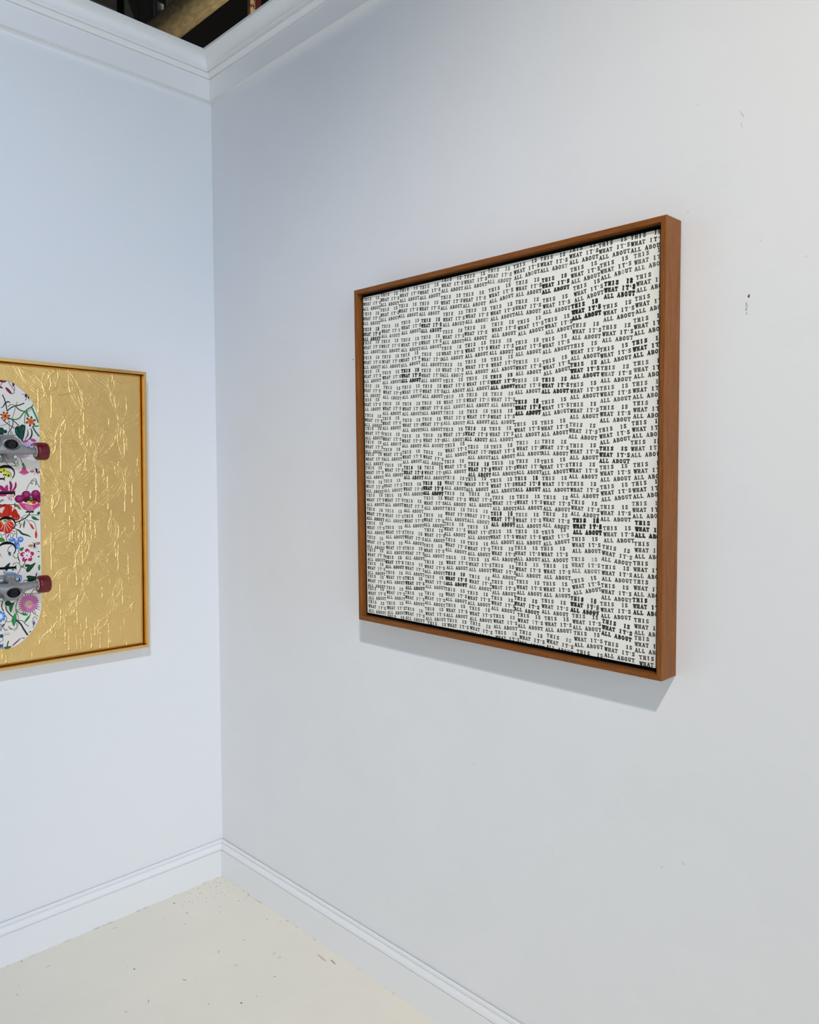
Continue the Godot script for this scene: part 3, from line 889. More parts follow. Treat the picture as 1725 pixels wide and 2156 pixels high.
func deck_outline() -> PackedVector2Array:
	var side := PackedVector2Array()
	for k in HALF_WIDTH.size(): side.append(Vector2(HALF_WIDTH[k][1], HALF_WIDTH[k][0]))
	var fine := spline(side, false, 6)
	var o := PackedVector2Array()
	for k in fine.size(): o.append(Vector2(maxf(fine[k].x, 0.0), fine[k].y))
	var ring := PackedVector2Array()
	var n := o.size()
	for k in n: ring.append(Vector2(o[n - 1 - k].x, -o[n - 1 - k].y))
	for k in range(1, n): ring.append(o[k])
	for k in range(1, n): ring.append(Vector2(-o[n - 1 - k].x, o[n - 1 - k].y))
	for k in range(1, n - 1): ring.append(Vector2(-o[k].x, -o[k].y))
	return ring

func deck(board: Node3D) -> void:
	art = Image.create(520, 2048, false, Image.FORMAT_RGB8)
	art.fill(Color.html("ece3d8"))
	art_scale = 2.58
	art_mid = Vector2(260, 1024)
	draw_print(FLORA, true)
	ink(Vector2(-200, -500), Vector2(-200, -500))
	art.fill_rect(Rect2i(180, 0, 340, 2048), Color.html("ece3d8"))
	draw_print(FLORA)
	small_word(Vector2(-13.0, -347.0))
	deck_letters()
	var face := paint(Color(1, 1, 1), 0.32)
	face.albedo_texture = picture(art)
	face.metallic_specular = 0.25
	var ring := deck_outline()
	var front := 0.0402
	var rear := 0.0282
	var st := start()
	var uv := func(q: Vector2) -> Vector2: return (art_mid + Vector2(q.x, -q.y) * 1000.0 * art_scale) / Vector2(520, 2048)
	var n := ring.size()
	var inset := func(q: Vector2, by: float) -> Vector2: return q * (1.0 - by / maxf(q.length(), 0.01))
	for i in n:
		var a: Vector2 = inset.call(ring[i], 0.0012)
		var b: Vector2 = inset.call(ring[(i + 1) % n], 0.0012)
		# two strips reach to the spine of the board
		var sa := Vector2(0, a.y)
		var sb := Vector2(0, b.y)
		quad(st, Vector3(a.x, a.y, front), Vector3(b.x, b.y, front), Vector3(sb.x, sb.y, front), Vector3(sa.x, sa.y, front), uv.call(a), uv.call(b), uv.call(sb), uv.call(sa))
	mesh_node("deck_print", done(st), face, board).set_meta("label", "off white deck face printed with flowers, insects and large black letters")
	st = start()
	for i in n:
		var a := ring[i]
		var b := ring[(i + 1) % n]
		var ia: Vector2 = inset.call(a, 0.0012)
		var ib: Vector2 = inset.call(b, 0.0012)
		st.set_smooth_group(1)
		quad(st, Vector3(a.x, a.y, rear), Vector3(b.x, b.y, rear), Vector3(b.x, b.y, front - 0.001), Vector3(a.x, a.y, front - 0.001))
		st.set_smooth_group(-1)
		quad(st, Vector3(a.x, a.y, front - 0.001), Vector3(b.x, b.y, front - 0.001), Vector3(ib.x, ib.y, front), Vector3(ia.x, ia.y, front))
		tri(st, Vector3(0, 0, rear), Vector3(b.x, b.y, rear), Vector3(a.x, a.y, rear))
	mesh_node("deck", done(st), paint(Color(0.50, 0.33, 0.20), 0.5), board).set_meta("label", "thin plywood deck edge")

func truck(board: Node3D, s: float) -> void:
	# s = 1 for the upper truck; its bushing seat points to the nose, the lower one mirrors it
	var alloy: StandardMaterial3D = M.get("alloy")
	if alloy == null:
		alloy = paint(Color(0.61, 0.61, 0.61), 0.42, 0.6)
		alloy.normal_enabled = true
		alloy.normal_texture = noise_bumps(0.12, 3, 2.0, 77)
		alloy.normal_scale = 0.12
		alloy.uv1_triplanar = true
		alloy.uv1_scale = Vector3(14, 14, 14)
		M.alloy = alloy
		M.steel = paint(Color(0.82, 0.84, 0.86), 0.22, 1.0)
		M.rubber = paint(Color(0.018, 0.018, 0.02), 0.55)
		M.rubber.metallic_specular = 0.25
		M.urethane = paint(Color(0.40, 0.045, 0.075), 0.28)
		M.core = paint(Color(0.86, 0.82, 0.74), 0.5)
	var y0 := 0.1895 if s > 0.0 else -0.2035                     # the axle line
	var d0 := 0.0402
	var axle := 0.089
	var st := start()
	soft_block(st, Vector3(-0.0275, y0 + s * 0.0095 - 0.0375, d0), Vector3(0.0275, y0 + s * 0.0095 + 0.0375, d0 + 0.006), 0.0015)
	soft_block(st, Vector3(-0.0285, y0 - s * 0.020 - 0.010, d0), Vector3(0.0285, y0 - s * 0.020 + 0.010, d0 + 0.011), 0.002)
	soft_block(st, Vector3(-0.0125, y0 - s * 0.022 - 0.012, d0 + 0.006), Vector3(0.0125, y0 - s * 0.022 + 0.012, d0 + 0.030), 0.004)
	soft_block(st, Vector3(-0.016, y0 + s * 0.022 - 0.02, d0 + 0.005), Vector3(0.016, y0 + s * 0.022 + 0.02, d0 + 0.016), 0.003)
	var base := mesh_node("truck_baseplate", done(st), alloy, board)
	# cast hanger
	if not M.has("hanger"):
		st = start()
		var field := func(p: Vector3) -> float:
			var tube := rod(p, Vector3(-0.066, 0, 0), Vector3(0.066, 0, 0), 0.0096, 0.0096)
			var wing := rod(p, Vector3(-0.044, 0.002, 0), Vector3(0, 0.009, 0.0), 0.0098, 0.0165)
			wing = smin(wing, rod(p, Vector3(0.044, 0.002, 0), Vector3(0, 0.009, 0.0), 0.0098, 0.0165), 0.004)
			var seat := lump(p, Vector3(0, 0.0185, -0.002), Vector3(0.0290, 0.0222, 0.0142))
			var tail := rod(p, Vector3(0, -0.004, -0.006), Vector3(0, -0.021, -0.022), 0.012, 0.007)
			var d := smin(smin(tube, wing, 0.006), smin(seat, tail, 0.006), 0.007)
			var eye := lump(p, Vector3(0, 0.0180, 0.0165), Vector3(0.0245, 0.0168, 0.0185))
			return maxf(d, -eye)
		skin(st, Vector3(-0.080, -0.036, -0.034), Vector3(0.080, 0.046, 0.026), 0.0019, field)
		M.hanger = done(st)
	var hanger := mesh_node("hanger", M.hanger, alloy, base)
	hanger.position = Vector3(0, y0, axle)
	if s < 0.0: hanger.basis = Basis(Vector3.BACK, PI)
	st = start()
	var out := Transform3D(Basis(Vector3(0, 0, 1), Vector3(0, 1, 0), Vector3(-1, 0, 0)), Vector3(0, y0 + s * 0.0175, 0))
	lathe(st, [Vector2(0.050, 0.012), Vector2(0.088, 0.015), Vector2(0.0925, 0.0165), Vector2(0.0932, 0.0150), Vector2(0.0932, 0.0)], 32, Transform3D(Basis.from_scale(Vector3(1.28, 0.86, 1)) * out.basis, out.origin))
	mesh_node("bushing", done(st), M.rubber, base)
	st = start()
	lathe(st, [Vector2(0.090, 0.0115), Vector2(0.0952, 0.0115), Vector2(0.0952, 0.0115), Vector2(0.0952, 0.0075), Vector2(0.0952, 0.0075), Vector2(0.099, 0.0072), Vector2(0.099, 0.0072), Vector2(0.099, 0.0038), Vector2(0.099, 0.0038), Vector2(0.094, 0.0036), Vector2(0.094, 0.0)], 6, out, false)
	mesh_node("kingpin_nut", done(st), paint(Color(0.07, 0.07, 0.075), 0.35, 0.3), base)
	for bx in [-1.0, 1.0]:
		for by in [-0.0165, 0.0385]:
			st = start()
			var spot := Transform3D(Basis(Vector3(0, 0, 1), Vector3(0, 1, 0), Vector3(-1, 0, 0)), Vector3(bx * 0.0215, y0 + s * by, d0 + (0.011 if by < 0.0 else 0.006)))
			lathe(st, [Vector2(0.0, 0.0058), Vector2(0.0052, 0.0058), Vector2(0.0062, 0.0046), Vector2(0.0062, 0.0024), Vector2(0.0095, 0.0022), Vector2(0.0095, 0.0)], 6, spot, false)
			mesh_node("bolt", done(st), M.steel, base)
	for side in [-1.0, 1.0]:
		if not M.has("wheel"):
			st = start()
			lathe(st, [Vector2(-0.0125, 0.0150), Vector2(-0.0165, 0.0158), Vector2(-0.0174, 0.0190), Vector2(-0.0168, 0.0218), Vector2(-0.0148, 0.0242), Vector2(-0.0115, 0.0257), Vector2(-0.0095, 0.0260), Vector2(-0.0095, 0.0260), Vector2(0.0095, 0.0260), Vector2(0.0095, 0.0260), Vector2(0.0115, 0.0257), Vector2(0.0148, 0.0242), Vector2(0.0168, 0.0218), Vector2(0.0174, 0.0190), Vector2(0.0165, 0.0158), Vector2(0.0125, 0.0150)], 48)
			M.wheel = done(st)
			st = start()
			lathe(st, [Vector2(-0.0120, 0.0100), Vector2(-0.0170, 0.0102), Vector2(-0.0175, 0.0128), Vector2(-0.0175, 0.0158), Vector2(-0.0165, 0.0166)], 36)
			lathe(st, [Vector2(-0.0120, 0.0100), Vector2(0.0120, 0.0100)], 36)
			lathe(st, [Vector2(0.0165, 0.0166), Vector2(0.0175, 0.0158), Vector2(0.0175, 0.0128), Vector2(0.0170, 0.0102), Vector2(0.0120, 0.0100)], 36)
			M.wheel_core = done(st)
			st = start()
			lathe(st, [Vector2(-0.013, 0.0), Vector2(-0.013, 0.0101), Vector2(0.013, 0.0101), Vector2(0.013, 0.0)], 24)
			M.bearing = done(st)
		var w := mesh_node("wheel", M.wheel, M.urethane, board)
		w.position = Vector3(side * 0.0838, y0, axle)
		mesh_node("wheel_core", M.wheel_core, M.core, w)
		mesh_node("bearing", M.bearing, M.rubber, w)

# ------------------------------------------------------------------ what shows over the partitions
func above_the_walls() -> void:
	var st := start()
	lathe(st, [Vector2(-2.9, 0.062), Vector2(2.9, 0.062)], 40, Transform3D(Basis(Vector3(0, 0, 1), Vector3(0, 1, 0), Vector3(-1, 0, 0)), Vector3(0.315, 3.5, 0.8)))
	var brass := paint(Color(0.70, 0.635, 0.49), 0.42, 0.2)
	brass.albedo_texture = null
	var n := FastNoiseLite.new()
	n.seed = 8
	n.frequency = 0.03
	n.fractal_octaves = 4
	var im := Image.create(256, 256, false, Image.FORMAT_RGB8)
	for y in 256:
		for x in 256:
			var v := 0.88 + 0.16 * n.get_noise_2d(x, y)
			im.set_pixel(x, y, Color(v, v * 0.98, v * 0.94))
	brass.albedo_texture = picture(im)
	brass.uv1_scale = Vector3(2.0, 2.0, 1)
	var pipe := mesh_node("overhead_pipe", done(st), brass, self)
	tag(pipe, "thick dull brass coloured pipe running over the top of the white walls", "pipe")
	# added bulb, out of view behind the right partition, to brighten the pipe
	var bulb := thing("added_fill_bulb", "added bare bulb behind the right partition, put in to light the pipe", "bulb", Transform3D(Basis(), Vector3(0.62, 2.6, 0.55)))
	st = start()
	lathe(st, [Vector2(-0.055, 0.0), Vector2(-0.048, 0.018), Vector2(-0.03, 0.029), Vector2(-0.01, 0.028), Vector2(0.02, 0.016), Vector2(0.03, 0.014), Vector2(0.03, 0.0)], 20, Transform3D(Basis(Vector3(0, 1, 0), Vector3(-1, 0, 0), Vector3(0, 0, 1)), Vector3.ZERO))
	var glow := paint(Color(1, 0.95, 0.85), 0.3)
	glow.emission_enabled = true
	glow.emission = Color(1.0, 0.965, 0.90)
	glow.emission_energy_multiplier = 2.0
	mesh_node("glass", done(st), glow, bulb)
	st = start()
	lathe(st, [Vector2(0.028, 0.017), Vector2(0.075, 0.017), Vector2(0.075, 0.004), Vector2(2.28, 0.004)], 12, Transform3D(Basis(Vector3(0, 1, 0), Vector3(-1, 0, 0), Vector3(0, 0, 1)), Vector3.ZERO))
	mesh_node("cord", done(st), paint(Color(0.05, 0.05, 0.05), 0.6), bulb)
	var pipe_fill := OmniLight3D.new()
	pipe_fill.name = "pipe_fill_light"
	pipe_fill.position = Vector3(0, -0.02, 0)
	pipe_fill.light_color = Color(1.0, 0.965, 0.90)
	pipe_fill.light_energy = 2.3
	pipe_fill.light_size = 0.02
	pipe_fill.omni_range = 12.0
	pipe_fill.omni_attenuation = 2.0
	pipe_fill.shadow_enabled = true
	bulb.add_child(pipe_fill)
	# ductwork and conduit in the dark
	var grey := paint(Color(0.15, 0.147, 0.14), 0.6, 0.2)
	st = start()
	soft_block(st, Vector3(0.178, 0.0, -1.35), Vector3(0.2485, 4.9, -1.02), 0.004)
	tag(mesh_node("duct", done(st), grey, self), "dark grey upright sheet metal duct left of the brass pipe", "duct")
	st = start()
	block(st, Vector3(0.306, 3.5655, -1.02), Vector3(0.322, 4.9, -0.995))
	block(st, Vector3(0.316, 3.5655, -1.005), Vector3(0.322, 4.9, -0.98))
	var strut := mesh_node("steel_strut", done(st), paint(Color(0.33, 0.33, 0.33), 0.5, 0.3), self)
	tag(strut, "slim grey steel strut with a small pale box on the edge of the duct", "strut")
	for k in 3:
		st = start()
		lathe(st, [Vector2(-1.2, 0.011), Vector2(1.2, 0.011)], 12, Transform3D(Basis(Vector3(0, 1, 0), Vector3(-1, 0, 0), Vector3(0, 0, 1)), Vector3(0.394 + k * 0.028, 3.4, -1.03 - 0.02 * k)))
		tag(mesh_node("conduit", done(st), paint(Color(0.22, 0.215, 0.2), 0.5, 0.3), self), ["thin grey conduit nearest the steel strut", "thin grey conduit in the middle of three beside the brass pipe", "thin grey conduit closest to the brass pipe"][k], "conduit")
	st = start()
	soft_block(st, Vector3(0.322, 3.625, -1.04), Vector3(0.356, 3.660, -0.985), 0.002)
	mesh_node("junction_box", done(st), paint(Color(0.5, 0.49, 0.46), 0.6), strut).set_meta("label", "small pale junction box")
	st = start()
	soft_block(st, Vector3(-0.16, 3.532, -1.30), Vector3(0.128, 4.3, -0.98), 0.006)
	var crate := mesh_node("air_handler", done(st), paint(Color(0.10, 0.098, 0.095), 0.6, 0.1), self)
	tag(crate, "dark air handling unit high behind the back wall with a pale metal lip", "unit")
	st = start()
	soft_block(st, Vector3(0.085, 3.594, -0.98), Vector3(0.135, 3.606, -0.94), 0.002)
	mesh_node("lip", done(st), paint(Color(0.55, 0.54, 0.52), 0.5, 0.4), crate)
	# an upright measuring staff, dark red with a cream scale
	var staff := thing("measuring_staff", "upright dark red measuring staff with a cream scale showing a black 5", "staff", Transform3D(Basis(), Vector3(0.533, 2.3, -0.5)))
	st = start()
	soft_block(st, Vector3(0.0, 0.0, -0.03), Vector3(0.030, 2.2, 0.0), 0.002)
	mesh_node("rail", done(st), paint(Color(0.24, 0.04, 0.035), 0.6), staff)
	st = start()
	soft_block(st, Vector3(-0.026, 0.0, -0.026), Vector3(0.0, 2.2, -0.002), 0.001)
	mesh_node("scale", done(st), paint(Color(0.62, 0.50, 0.36), 0.6), staff)
	st = start()
	for k in 120: block(st, Vector3(-0.0085 if k % 5 else -0.0125, 0.7 + k * 0.0105, -0.002), Vector3(-0.0005, 0.7035 + k * 0.0105, -0.0012))
	mesh_node("graduations", done(st), paint(Color(0.03, 0.03, 0.03), 0.7), staff)
	var five := TextMesh.new()
	five.text = "5"
	var font := SystemFont.new()
	font.font_names = PackedStringArray(["Droid Sans"])
	font.font_weight = 700
	five.font = font
	five.font_size = 32
	five.pixel_size = 0.001
	five.depth = 0.0008
	var digit := mesh_node("numeral", five, paint(Color(0.03, 0.03, 0.03), 0.7), staff)
	digit.transform = Transform3D(Basis(Vector3.BACK, PI / 2), Vector3(-0.0185, 1.222, -0.0016))

